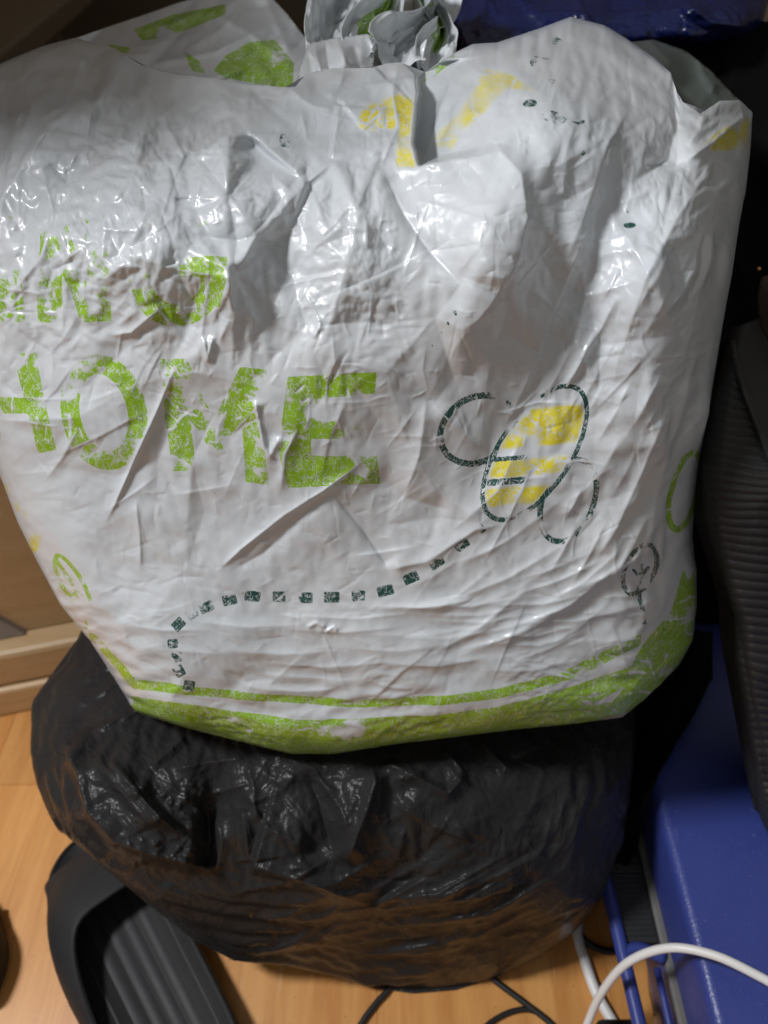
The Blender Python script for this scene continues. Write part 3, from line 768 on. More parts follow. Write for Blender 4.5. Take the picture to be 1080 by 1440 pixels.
for (n1, n2, kx, ky, it, sd, hold) in ((90, 104, .040, .012, 240, 5, .002), (175, 200, .018, .006, 140, 3, .005), (350, 400, .010, .004, 80, 9, .015)):
    Wc = resample(BW, n1, n2); ac = resample(actb, n1, n2); gl = resample(wb.sample(glint, bu, bv), n1, n2) * (.030 if n1 > 100 else 0); lc = resample(low, n1, n2)
    va = np.clip(.22 + .8 * noise((n1, n2), n1 / 11, sd + 40), 0, 1.5); vb = np.clip(.1 + .8 * noise((n1, n2), n1 / 9, sd + 60), 0, 1.5)
    hh = buckle(Wc, kx * (.15 + .9 * ac) * va * (1 - .8 * lc) + gl * np.clip(va + .2, 0, 1.2), ky * (.1 + ac) * vb + .020 * lc * va + .6 * gl * np.clip(vb + .3, 0, 1.2), it, sd, hold=hold)
    hf = resample(hh, NTT, NX)
    hf = blur(hf.astype(np.float32), {90: 3.0, 175: 1.5, 350: .8}[n1])
    du = np.gradient(BW, axis=1); dv = np.gradient(BW, axis=0); Nn = np.cross(du, dv); Nn /= np.linalg.norm(Nn, axis=2)[..., None] + 1e-12
    BW = BW + Nn * hf[..., None]
at = {'green': wb.sample(green, bu, bv), 'teal': wb.sample(teal, bu, bv), 'yellow': wb.sample(yellow, bu, bv), 'keep': wb.sample(keep, bu, bv), 'crinkle': wb.sample(act * np.clip(.6 + .5 * noise(SH, 45, 77), .05, 1.2), bu, bv)}
front = mesh_obj('front_panel', BW.reshape(-1, 3), grid_faces(NTT, NX), M_WHITE, bag, attrs={k: v.ravel() for k, v in at.items()})
back_shell('rear_panel', BW, M_WHITE, bag, .17, attrs={'green': 0, 'teal': 0, 'yellow': 0, 'keep': .5})

def sheet(name, outline, ctrl, mat, parent, sp=4.0, amp=1.0, seed=1, ridges=(), prints=None, thick=.0004, pleats=None):
    rr0 = np.random.default_rng(seed + 500)
    """a piece of film: outline and inner points as (u, v, distance), thin-plate surface through them"""
    C = np.array(list(outline) + list(ctrl), float)
    def ker(r2): return np.where(r2 > 1e-9, r2 * np.log(np.maximum(r2, 1e-9)), 0)
    n = len(C); Q = C[:, :2] / 100
    K = ker(((Q[:, None] - Q[None]) ** 2).sum(-1)) + 1e-3 * np.eye(n)
    A = np.zeros((n + 3, n + 3)); A[:n, :n] = K; A[:n, n] = 1; A[:n, n + 1:] = Q; A[n:, :n] = A[:n, n:].T
    sol = np.linalg.solve(A, np.concatenate([C[:, 2], np.zeros(3)]))
    ol = np.array(outline, float)[:, :2]; u0, v0 = ol.min(0).astype(int) - 12; u1, v1 = ol.max(0).astype(int) + 12
    rs = Ras(u0, v0, u1, v1); Hh = rs.zeros()
    for r in ridges: rs.ridge(Hh, *r)
    for k in range(pleats[0] if pleats else 0):
        a = math.radians(pleats[1] + rr0.uniform(-18, 18)); L = rr0.uniform(.3, .9) * max(rs.w, rs.h) / 2
        cu = rr0.uniform(u0 + 8, u1 - 8); cv = rr0.uniform(v0 + 8, v1 - 8); kk = rr0.uniform(-.15, .15)
        rs.ridge(Hh, [(cu - L * math.cos(a), cv - L * math.sin(a)), (cu + kk * L * math.sin(a), cv - kk * L * math.cos(a)), (cu + L * math.cos(a), cv + L * math.sin(a))], rr0.choice([-1, 1, 1]) * rr0.uniform(3, 9), rr0.uniform(4, 12), rr0.uniform(4, 12), .3, .3)
    Hh += amp * (crumple(Hh.shape, 40, seed) * 1.2 + crumple(Hh.shape, 18, seed + 1) * .45 + crumple(Hh.shape, 9, seed + 2) * .12)
    Hh = blur(Hh, 1.0)
    rr = np.random.default_rng(seed); pts = []
    m = len(ol)
    for k in range(m):
        a, b = ol[k], ol[(k + 1) % m]; L = max(1, int(np.hypot(*(b - a)) / sp))
        for i in range(L): pts.append(a + (b - a) * i / L)
    nb = len(pts)
    ins = rs.poly(ol)
    for v in np.arange(v0, v1, sp):
        for u in np.arange(u0, u1, sp):
            if ins[min(rs.h - 1, int(v - v0)), min(rs.w - 1, int(u - u0))]:
                pts.append(np.array((u, v)) + rr.uniform(-.3, .3, 2) * sp)
    res = geometry.delaunay_2d_cdt([Vector(p) for p in pts], [(i, (i + 1) % nb) for i in range(nb)], [list(range(nb))], 1, 1e-5)
    V = np.array([tuple(p) for p in res[0]]); q = V / 100
    d = ker(((q[:, None] - Q[None]) ** 2).sum(-1)) @ sol[:n] + sol[n] + q @ sol[n + 1:]
    d = d - rs.sample(Hh, V[:, 0], V[:, 1]) * .001
    at = None
    if prints is not None:
        pm = prints(rs); at = {k: rs.sample(blur(np.asarray(x, np.float32), 1.2) if k != 'keep' else x, V[:, 0], V[:, 1]) for k, x in pm.items()}
    o = mesh_obj(name, wpt(V[:, 0], V[:, 1], d), [tuple(f) for f in res[2]], mat, parent, attrs=at)
    if thick:
        s = o.modifiers.new('thickness', 'SOLIDIFY'); s.thickness = thick; s.offset = 0
    return o

def pr(g=(), y=(), kp=.6, seed=1):
    def f(rs):
        z = rs.zeros; G, Y = z(), z()
        for q in g: np.maximum(G, rs.poly(q), out=G)
        for q in y: np.maximum(Y, rs.poly(q), out=Y)
        return {'green': G, 'teal': z(), 'yellow': Y * .8, 'keep': z() + kp + .2 * noise((rs.h, rs.w), 26, seed)}
    return f

# torn-open mouth of the bag: rear lip and the gathered handles
lip = sheet('rear_lip', [(60, 90, .51), (100, 56, .525), (155, 37, .535), (200, 22, .545), (250, 4, .56), (320, -14, .58), (372, -14, .58), (404, 20, .555), (436, 62, .52), (418, 118, .47), (404, 140, .46), (340, 140, .455), (250, 150, .45), (170, 130, .45)],
      [(250, 70, .50), (340, 80, .495)], M_WHITE, bag, 3, 2.0, 31,
      [([(300, 20), (352, 48), (412, 100)], 7, 12, 8, .1, .1), ([(180, 70), (230, 60), (300, 42)], 4, 8, 12), ([(368, -10), (392, 40), (412, 90)], 8, 14, 10, .05, .2)],
      pr([[(300, 100), (318, 78), (350, 60), (386, 56), (414, 90), (411, 126), (360, 118), (318, 110)], [(150, 62), (185, 68), (178, 76), (158, 72)], [(188, 42), (240, 22), (318, 6), (318, 20), (280, 36), (235, 52), (200, 58)], [(258, 72), (280, 86), (290, 104), (270, 100)]], (), .74, 3), pleats=(26, -25))
sheet('mouth_fold', [(416, 124, .455), (424, 90, .465), (434, 62, .475), (470, 54, .478), (518, 48, .48), (527, 70, .475), (524, 98, .465), (480, 112, .45), (450, 126, .445)], [(475, 80, .455)], M_WHITE, bag, 2.5, 2.2, 41,
      [([(434, 62), (438, 90), (430, 120)], 4, 8, 5, .05, .1), ([(455, 70), (500, 66), (524, 80)], 2, 8, 8)], pr((), (), .5, 2), pleats=(14, 70))
sheet('handle', [(440, 60, .54), (448, 20, .58), (458, -14, .60), (530, -16, .60), (545, 8, .59), (520, 40, .55), (500, 52, .53), (470, 56, .53)], [(490, 20, .545)], M_WHITE, bag, 2.5, 2.4, 51,
      [([(452, 50), (480, 26), (520, -4)], 8, 8, 12, .05, .05), ([(500, 46), (520, 20), (528, -10)], 6, 10, 6)], pr([[(470, 45), (500, 20), (528, -8), (545, 5), (530, 35), (490, 50)]], (), .66, 4), pleats=(16, -50))
sheet('handle', [(524, 96, .50), (520, 50, .535), (538, 22, .56), (556, 26, .555), (590, 20, .57), (600, 34, .565), (628, 60, .54), (636, 78, .52), (600, 104, .49), (570, 100, .49)], [(565, 60, .52), (600, 70, .525)], M_WHITE, bag, 2.5, 2.4, 61,
      [([(556, 28), (562, 56), (580, 66)], 6, 8, 10, .05, .2), ([(590, 22), (612, 60), (632, 78)], 3, 8, 8)], pr([[(520, 50), (530, 48), (536, 70), (526, 72)]], (), .6, 6), pleats=(18, 60))
sheet('handle', [(534, 20, .59), (540, -14, .61), (580, -16, .61), (582, 30, .575), (560, 36, .57)], [(558, 10, .585)], M_WHITE, bag, 2.5, 2.4, 71,
      [([(545, -10), (555, 15), (572, 34)], 6, 8, 8, .05, .05)], pr((), (), .5, 7), pleats=(6, 80))
sheet('handle', [(582, -14, .60), (600, -16, .60), (622, 10, .585), (632, 40, .565), (642, 68, .545), (628, 66, .55), (604, 36, .565), (584, 24, .575)], [(610, 20, .565)], M_WHITE, bag, 3, .8, 81,
      [([(592, -10), (614, 20), (636, 62)], 5, 6, 8, .05, .1)], pr([[(588, -12), (602, -14), (622, 12), (630, 40), (622, 40), (600, 8)]], (), .7, 8), pleats=(5, 55))
sheet('rear_corner', [(880, 60, .545), (920, 56, .56), (965, 72, .56), (1000, 100, .55), (1030, 132, .53), (1050, 150, .52), (1000, 176, .48), (965, 200, .46), (935, 170, .47), (925, 100, .50)], [(970, 120, .525)], M_SHADEFILM, bag, 3.5, 1.0, 91,  # shaded corner of the bag, darkened by its colour
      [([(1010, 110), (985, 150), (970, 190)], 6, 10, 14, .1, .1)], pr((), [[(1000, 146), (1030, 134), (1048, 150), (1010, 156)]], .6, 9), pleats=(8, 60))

def ribbon(name, path, width, seed, green_from=2.0, mat=M_WHITE, parent=bag):
    """gathered strap of film along a path of (u, v, distance), folded lengthwise into pleats"""
    c = catmull([wpt(*p) for p in path], 26); n = len(c); T = np.gradient(c, axis=0); T /= np.linalg.norm(T, axis=1)[:, None]
    view = c - np.array([0, 0, CAM_H]); view /= np.linalg.norm(view, axis=1)[:, None]
    A = np.cross(T, view); A /= np.linalg.norm(A, axis=1)[:, None]; Bn = np.cross(A, T)
    m = 64; t = np.linspace(-1, 1, m)[None, :, None]; sA = np.linspace(0, 1, n)[:, None, None]
    r = np.random.default_rng(seed); off = np.zeros((n, m, 1)); xo = np.zeros((n, m, 1))
    for k in range(5):
        f = r.uniform(.6, 3.2); ph = r.uniform(0, 6); dr = r.uniform(-2, 2); am = r.uniform(.4, 1) / (1 + .5 * f)
        off += am * (np.abs(((f * t + ph + dr * sA) % 2) - 1) - .5)
    tw = (noise((n, m), 7, seed) * .12)[..., None]
    wv = width * (.72 + .28 * np.sin(sA * r.uniform(4, 9) + r.uniform(0, 6)))
    W = c[:, None] + A[:, None] * (wv * .5 * t) + Bn[:, None] * (width * (.34 * off + .5 * tw) - width * .35 * t * t)
    z = np.zeros((n, m)); g = z + (np.abs(np.linspace(-1, 1, m)[None] - .2) < .45) * (np.linspace(0, 1, n)[:, None] > green_from)
    o = mesh_obj(name, W.reshape(-1, 3), grid_faces(n, m), mat, parent, attrs={'green': g.ravel(), 'teal': z.ravel(), 'yellow': z.ravel(), 'keep': z.ravel() + .7, 'crinkle': z.ravel() + .5})
    sm = o.modifiers.new('thickness', 'SOLIDIFY'); sm.thickness = .0003
    return o
ribbon('handle', [(452, 96, .475), (456, 60, .495), (466, 24, .52), (486, -18, .545), (520, -60, .56)], .034, 3)
ribbon('handle', [(500, 92, .475), (508, 62, .49), (528, 34, .51), (548, 6, .535), (552, -40, .56)], .030, 4, .3)
ribbon('handle', [(548, 92, .48), (560, 62, .50), (588, 40, .525), (612, 14, .55), (616, -40, .57)], .038, 5)
ribbon('handle', [(604, 96, .485), (612, 70, .50), (622, 44, .53), (606, 8, .56), (590, -40, .58)], .026, 6, .3)

# ------------------------------------------------------------------ black sack underneath
kb = Ras(20, 840, 930, 1420); KS = (kb.h, kb.w)
kd = blur(np.interp(kb.V, [840, 950, 1020, 1050, 1073, 1170, 1264, 1320, 1400], [.650, .602, .560, .540, .528, .527, .541, .594, .660]).astype(np.float32), 14)
kd += .05 * np.abs((kb.U - 450) / 430) ** 2.6
KH = kb.zeros()
K = lambda *a, **k: kb.ridge(KH, *a, **k)
kb.bump(KH, 180, 1130, 90, 80, 16); kb.bump(KH, 410, 1150, 90, 70, 10); kb.bump(KH, 640, 1160, 130, 80, 10); kb.bump(KH, 300, 1120, 26, 60, -10)
K([(82, 1040), (107, 1085), (122, 1140), (160, 1184), (212, 1203), (286, 1221)], 26, 60, 7, .1, .1)
K([(340, 1136), (346, 1180), (350, 1214)], 9, 20, 8, .1, .05)
K([(348, 1217), (385, 1228), (425, 1240), (482, 1262), (540, 1280)], 20, 45, 7, .05, .4)
K([(288, 1222), (296, 1180), (292, 1150), (278, 1110)], -9, 14, 12, .1, .3)
K([(305, 1225), (312, 1180), (300, 1140)], 6, 6, 10, .1, .3)
K([(210, 1078), (238, 1056), (262, 1032)], 7, 8, 12)
K([(240, 1082), (290, 1072), (352, 1064)], 4, 5, 9)
K([(522, 1072), (528, 1100), (512, 1150), (486, 1222)], 13, 16, 26, .15, .2)
K([(430, 1080), (450, 1130), (470, 1210)], -9, 26, 26, .2, .2)
K([(380, 1060), (440, 1080), (480, 1140), (495, 1190)], 5, 12, 12)
K([(540, 1070), (580, 1090), (630, 1116), (656, 1088)], 7, 9, 14, .1, .1)
K([(675, 1035), (695, 1062), (713, 1080), (700, 1092)], 6, 8, 12)
K([(555, 1130), (610, 1162), (668, 1186)], 5, 14, 9)
K([(555, 1274), (640, 1256), (706, 1230), (780, 1190)], 6, 16, 7, .15, .4)
K([(500, 1230), (560, 1240), (620, 1230)], -4, 16, 16)
K([(340, 1100), (370, 1160), (440, 1200)], 5, 10, 12)
K([(620, 1050), (640, 1070), (655, 1092)], 5, 7, 7)
rg3 = np.random.default_rng(8)
for k in range(12):
    a = rg3.uniform(0, 1); u0 = 118 + 80 * a; v0 = 1060 + 20 * a + rg3.uniform(-12, 12)
    K([(u0, v0), (u0 + 40, v0 + 52), (u0 + 95, v0 + 110)], rg3.uniform(1.5, 4.5), 5, 7, .2, .2)
for k in range(14):
    u0 = rg3.uniform(85, 170); v0 = rg3.uniform(960, 1060)
    K([(u0, v0), (u0 + 45, v0 - 28), (u0 + 105, v0 - 62)], rg3.uniform(1.5, 5), 5, 7, .2, .2)
for k in range(70):
    u0 = rg3.uniform(180, 290); v0 = rg3.uniform(1090, 1210); a = rg3.uniform(0, 3.14); L = rg3.uniform(8, 26)
    K([(u0, v0), (u0 + L * math.cos(a), v0 + L * math.sin(a))], rg3.uniform(.8, 2.4), 4, 5, .3, .3)
for k in range(26):
    u0 = rg3.uniform(330, 760); v0 = rg3.uniform(1060, 1220); a = rg3.uniform(0, 3.14); L = rg3.uniform(25, 80)
    K([(u0, v0), (u0 + L * math.cos(a), v0 + L * math.sin(a))], rg3.uniform(.8, 3.2), rg3.uniform(4, 9), rg3.uniform(5, 12), .3, .3)
for k in range(34):                      # tight wrinkles wrapping the foot of the sack
    s = rg3.uniform(0, 1); u0 = rg3.uniform(330, 620); L = rg3.uniform(90, 260); v0 = 1270 + 95 * s - (540 - u0) * .12 * (u0 < 540)
    K([(u0, v0), (u0 + L * .5, v0 - 4 - .05 * L), (u0 + L, v0 - 12 - .30 * L)], rg3.uniform(1.2, 4.5), rg3.uniform(3, 8), rg3.uniform(3, 8), .3, .4)
for k in range(12):
    u0 = rg3.uniform(760, 850); v0 = rg3.uniform(1060, 1160); L = rg3.uniform(60, 140)
    K([(u0, v0), (u0 - L * .15, v0 + L * .6), (u0 - L * .4, v0 + L)], rg3.uniform(1, 3), 6, 9, .3, .4)
KH += crumple(KS, 55, 81) * 2.2 + crumple(KS, 26, 82) * .8 + crumple(KS, 12, 83, 1.3, 60) * .22
KH = blur(KH * 1.15, .9)
for k in range(220):
    u0 = rg3.uniform(50, 870); v0 = rg3.uniform(930, 1380); L = min(90, rg3.exponential(26) + 12)
    a = math.radians((rg3.choice([60, 100, 35, -40]) if v0 < 1200 else rg3.choice([-8, 4, -20])) + rg3.normal(0, 14)); du_, dv_ = math.cos(a) * L / 2, math.sin(a) * L / 2
    K([(u0 - du_, v0 - dv_), (u0 + rg3.normal(0, 3), v0 + rg3.normal(0, 3)), (u0 + du_, v0 + dv_)], rg3.choice([-1, 1, 1]) * rg3.uniform(.25, 1.0), rg3.uniform(2.0, 3.5), rg3.uniform(2, 8), .35, .35)
KT = [(118, 880), (250, 866), (400, 860), (700, 862), (880, 890)]
KR = [(880, 890), (890, 1000), (888, 1100), (876, 1180), (846, 1264)]
KB = [(82, 1165), (140, 1215), (200, 1265), (270, 1320), (330, 1350), (400, 1356), (470, 1372), (520, 1388), (580, 1397), (640, 1392), (700, 1374), (760, 1345), (810, 1308), (846, 1264)]
KL = [(118, 880), (95, 930), (60, 966), (46, 990), (44, 1040), (54, 1090), (65, 1130), (82, 1165)]
ku, kv, kx, kt = coons(KT, KR, KB, KL, 560, 400)
kdd = kb.sample(kd, ku, kv) - kb.sample(KH, ku, kv) * .001
kw = np.abs(ku[:, -1:] - ku[:, :1])
kdd = kdd + .05 * rnd(kx * kw, 60) + .06 * rnd((1 - kx) * kw, 70) + .02 * rnd((1 - kt) * 400, 26)
# the sack rests on the floor: no point of it goes below
bb = -(kv - 720) / FPX
kdd = np.minimum(kdd, (CAM_H - .002) / (S2 * (1 - bb)))
KW = wpt(ku, kv, kdd)
klow = np.clip((kv - 1200) / 70, 0, 1)
for (n1, n2, k0, it, sd, hold) in ((100, 140, .040, 160, 15, .003), (200, 280, .026, 90, 19, .008)):
    Wc = resample(KW, n1, n2); lc = resample(klow, n1, n2)
    va = np.clip(.4 + .8 * noise((n1, n2), n1 / 8, sd + 4), 0, 1.5); vb = np.clip(.4 + .8 * noise((n1, n2), n1 / 8, sd + 6), 0, 1.5)
    hh = buckle(Wc, k0 * va * (1 - .85 * lc), k0 * vb * (.35 + .9 * lc), it, sd, hold=hold)
    hf = blur(resample(hh, 400, 560).astype(np.float32), 1.6 if n1 < 150 else 1.0)
    du = np.gradient(KW, axis=1); dv = np.gradient(KW, axis=0); Nn = np.cross(du, dv); Nn /= np.linalg.norm(Nn, axis=2)[..., None] + 1e-12
    KW = KW + Nn * hf[..., None]
KW[..., 2] = np.maximum(KW[..., 2], .0008)
sack = empty('garbage_sack', tuple(on_z(500, 1300, 0)), 'crumpled black garbage sack on the floor under the white bag', 'garbage bag')
mesh_obj('front_panel', KW.reshape(-1, 3), grid_faces(400, 560), M_BLACK, sack)
KWc = KW.copy(); bs = back_shell('rear_panel', KWc, M_BLACK, sack, .26, down=-.2)
for v in bs.data.vertices: v.co.z = max(v.co.z, .001)

# ------------------------------------------------------------------ blue tool case on the right
case = empty('blue_case', (.40, .25, 0), 'blue hard plastic case with pebbled lid lying on the floor at right', 'case')
bm_obj('bottom_shell', box_bm(.226, .62, -.10, .74, .004, .072, .010, 3), M_CASE2, case, True)
bm_obj('gasket', box_bm(.2215, .625, -.104, .744, .0725, .080, .0015, 1), M_SEAM, case)
bm_obj('lid', box_bm(.2245, .622, -.102, .742, .0805, .142, .008, 4), M_CASE, case, True)
hd = tube('handle', [(.196, -.12, .078), (.1925, .10, .078), (.189, .20, .078), (.186, .30, .078), (.186, .52, .078)], .0055, M_CASE2, case, 8, 12)
tube('handle_brace', [(.190, .186, .078), (.203, .190, .078), (.222, .183, .078)], .005, M_CASE2, hd, 6, 10)
tube('handle_brace', [(.2175, -.12, .070), (.217, .05, .070), (.2165, .178, .070)], .0028, M_CASE2, hd, 6, 10)
gp = bm_obj('grip_plate', box_bm(.1925, .2205, .194, .52, .070, .0775, .001, 1), M_GRIP, case)
y = .199
while y < .40:
    if not (.247 < y < .256):
        bm_obj('grip_ridge', box_bm(.195, .2185, y, y + .0022, .0776, .0789, .0004, 1), M_GRIP, gp)
    y += .0042
bm_obj('grip_divider', box_bm(.1935, .2195, .248, .2555, .0776, .0800, .0006, 1), M_GRIP, gp)
# scrap of brown cardboard seen through the handle
cb = sheet('cardboard_scrap', [tuple(p) for p in [(900, 1345, .70), (930, 1340, .71), (972, 1450, .61), (925, 1450, .615)]], [(930, 1400, .66)], M_RUST, None, 4, 1.5, 5, thick=.002)
for v in cb.data.vertices: v.co.z = max(.003, min(v.co.z, .02))
tag(cb, 'torn brown cardboard scrap on the floor under the blue case handle', 'cardboard')

# ------------------------------------------------------------------ black ribbed backpack on the case
pk = Ras(960, 300, 1330, 1240)
pdp = blur(np.interp(pk.V, [300, 450, 680, 950, 1180, 1240], [.50, .475, .462, .535, .60, .62]).astype(np.float32), 20)
PH = pk.zeros()
wv = pk.V - .13 * (pk.U - 1000) - 6 * np.sin((pk.U - 985) / 45.0) + 3 * noise(PH.shape, 60, 3)
rib = np.abs(np.sin(np.pi * wv / 12.2))
zipx = np.interp(pk.V, [380, 500, 560, 640, 760], [1010, 1034, 1052, 1082, 1130])
mask = blur((pk.U < zipx - 8).astype(np.float32) * (pk.V > 470), 3)
PH += mask * rib ** .7 * 1.7
pk.bump(PH, 1060, 760, 70, 160, 10)
pk.ridge(PH, [(1034, 850), (1052, 960), (1085, 1120)], -7, 8, 12, .1, .1)
pk.ridge(PH, list(zip([1012, 1034, 1052, 1082, 1130], [400, 500, 560, 640, 760])), 2.5, 8, 5, .05, .05)
PH += crumple(PH.shape, 60, 7) * 1.6
PH = blur(PH, .9)
PT = [(1024, 462), (1100, 440), (1300, 410)]
PR = [(1300, 410), (1310, 700), (1300, 1225)]
PB = [(1068, 1150), (1085, 1188), (1150, 1210), (1300, 1225)]
PL = [(1024, 462), (1016, 500), (1000, 560), (986, 660), (988, 720), (1004, 780), (1030, 860), (1032, 920), (1046, 1000), (1060, 1090), (1068, 1150)]
pu, pv, px_, pt_ = coons(PT, PR, PB, PL, 330, 760)
pw = np.abs(pu[:, -1:] - pu[:, :1])
pd_ = pk.sample(pdp, pu, pv) - pk.sample(PH, pu, pv) * .001 + .03 * rnd(px_ * pw, 30) + .03 * rnd((1 - pt_) * 880, 40) + .05 * rnd((1 - px_) * pw, 60)
PW = wpt(pu, pv, pd_)
PW[..., 2] = np.maximum(PW[..., 2], .145)
pack = empty('black_backpack', tuple(on_z(1150, 1150, .14)), 'black backpack in ribbed fabric with a zip, leaning at the right edge', 'backpack')
mesh_obj('body', PW.reshape(-1, 3), grid_faces(760, 330), M_FAB, pack)
bsp = back_shell('rear_panel', PW, M_FAB, pack, .10)
for v in bsp.data.vertices: v.co.z = max(v.co.z + pack.location.z, .146) - pack.location.z
def pack_at(u, v, up=.003):
    d = float(pk.sample(pdp, np.array([u]), np.array([v]))[0] - pk.sample(PH, np.array([u]), np.array([v]))[0] * .001)
    k = PL; vl = [p[1] for p in k]; ul = float(np.interp(v, vl, [p[0] for p in k]))
    d += float(.03 * rnd(np.array([u - ul]), 30)[0])
    return wpt(u, v, d - up)
zp = tube('zip_tape', [pack_at(u, v, .0008) for u, v in [(1030, 480), (1036, 510), (1044, 540), (1052, 564), (1062, 590), (1074, 620), (1086, 650)]], .0022, M_FAB, pack, 6, 8)
tooth = None
zpts = catmull([pack_at(u, v, .003) for u, v in [(1033, 495), (1044, 540), (1052, 564), (1062, 590), (1074, 620), (1086, 650)]], 14)
for i, p in enumerate(zpts):
    if tooth is None:
        tooth = bm_obj('zip_tooth', box_bm(p[0] - .0011, p[0] + .0011, p[1] - .0004, p[1] + .0004, p[2] - .0004, p[2] + .0004, .0002, 1), M_ZIP, zp); t0 = p
    else:
        t = tooth.copy(); COL.objects.link(t); t.location = tuple(p - t0); t.parent = zp
sp_ = sheet('strap', [(1066, 420, .474), (1070, 392, .474), (1100, 380, .474), (1110, 520, .46), (1088, 490, .465), (1072, 460, .47)], [(1090, 440, .462)], M_BROWN, pack, 4, .8, 6, thick=.003)
p = wpt(1067, 378, .468)
bm = bmesh.new(); bmesh.ops.create_uvsphere(bm, u_segments=16, v_segments=8, radius=.0013); bmesh.ops.translate(bm, verts=bm.verts, vec=Vector(p)); bm_obj('rivet', bm, M_BRASS, sp_, True)

# ------------------------------------------------------------------ black coat heaped behind, blue bag on top of it
def lump(name, mat, T, R, B_, L, dep, nx, nt, relief, round_, bulge, parent, zmin=None):
    u0 = int(min(p[0] for c in (T, R, B_, L) for p in c)) - 4; u1 = int(max(p[0] for c in (T, R, B_, L) for p in c)) + 4
    v0 = int(min(p[1] for c in (T, R, B_, L) for p in c)) - 4; v1 = int(max(p[1] for c in (T, R, B_, L) for p in c)) + 4
    rs = Ras(u0, v0, u1, v1); Hh = rs.zeros(); relief(rs, Hh); Hh = blur(Hh, 1.4)
    u, v, x, t = coons(T, R, B_, L, nx, nt)
    d = np.interp(v, dep[0], dep[1]) - rs.sample(Hh, u, v) * .001
    wd = np.abs(u[:, -1:] - u[:, :1]); hh = np.abs(v[-1:, :] - v[:1, :])
    d = d + round_ * (rnd(x * wd, 60) + rnd((1 - x) * wd, 60) + rnd((1 - t) * hh, 30))
    W = wpt(u, v, d)
    if zmin is not None: W[..., 2] = np.maximum(W[..., 2], zmin)
    o = mesh_obj(name, W.reshape(-1, 3), grid_faces(nt, nx), mat, parent)
    return o, W
def coat_rel(rs, Hh):
    Hh += crumple(Hh.shape, 90, 3) * 5 + crumple(Hh.shape, 40, 4) * 1.5
    for k in range(5): rs.ridge(Hh, [(960 + 60 * k, 60), (950 + 70 * k, 400), (940 + 66 * k, 760)], 9, 16, 26)
coat = empty('black_coat', (.35, .62, 0), 'black coat heaped in the dark behind the white bag and backpack', 'coat')
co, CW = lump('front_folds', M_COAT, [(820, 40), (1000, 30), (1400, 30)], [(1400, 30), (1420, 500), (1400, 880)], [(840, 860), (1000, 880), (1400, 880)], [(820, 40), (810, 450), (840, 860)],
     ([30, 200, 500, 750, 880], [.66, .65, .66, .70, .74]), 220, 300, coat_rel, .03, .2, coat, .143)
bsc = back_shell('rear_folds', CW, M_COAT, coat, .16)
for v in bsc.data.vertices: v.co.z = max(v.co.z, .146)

sheet('gap_shade_sheet', [(880, 880, .70), (1000, 890, .738), (1000, 955, .698), (962, 1028, .664), (926, 1085, .639), (908, 1130, .62), (894, 1195, .655), (868, 1235, .663), (850, 1100, .66), (860, 960, .70)], [(930, 980, .672), (900, 1080, .645)], M_COAT, coat, 5, 2.0, 44, thick=.004, pleats=(14, 110))  # black sheet added to darken the shadowed gap beside the case
blue = empty('blue_plastic_bag', tuple(wpt(850, 60, .70)), 'glossy dark blue plastic bag at the top edge behind the white bag', 'plastic bag')
def blue_rel(rs, Hh):
    Hh += crumple(Hh.shape, 70, 13) * 7 + crumple(Hh.shape, 32, 14) * 3 + crumple(Hh.shape, 14, 15) * .8
    rs.ridge(Hh, [(640, -60), (650, 0), (636, 60)], 10, 14, 14); rs.ridge(Hh, [(690, -40), (680, 20), (672, 60)], 8, 9, 12); rs.ridge(Hh, [(760, 10), (850, 24), (960, 10), (1050, 20)], 8, 12, 14)
    rs.ridge(Hh, [(800, -20), (830, 30), (860, 70)], 7, 8, 12); rs.ridge(Hh, [(960, 0), (1000, 30), (1060, 40)], 9, 10, 14)
bo, BLW = lump('front_folds', M_BLUEF, [(598, -140), (800, -160), (1100, -140)], [(1100, -140), (1092, -40), (1070, 44)], [(640, 78), (720, 100), (800, 110), (880, 70), (930, 63), (1000, 62), (1040, 56), (1070, 44)], [(598, -140), (612, -20), (640, 78)],
     ([-160, -60, 20, 110], [.76, .66, .62, .60]), 300, 170, blue_rel, .04, .2, blue)
back_shell('rear_folds', BLW, M_BLUEF, blue, .14)

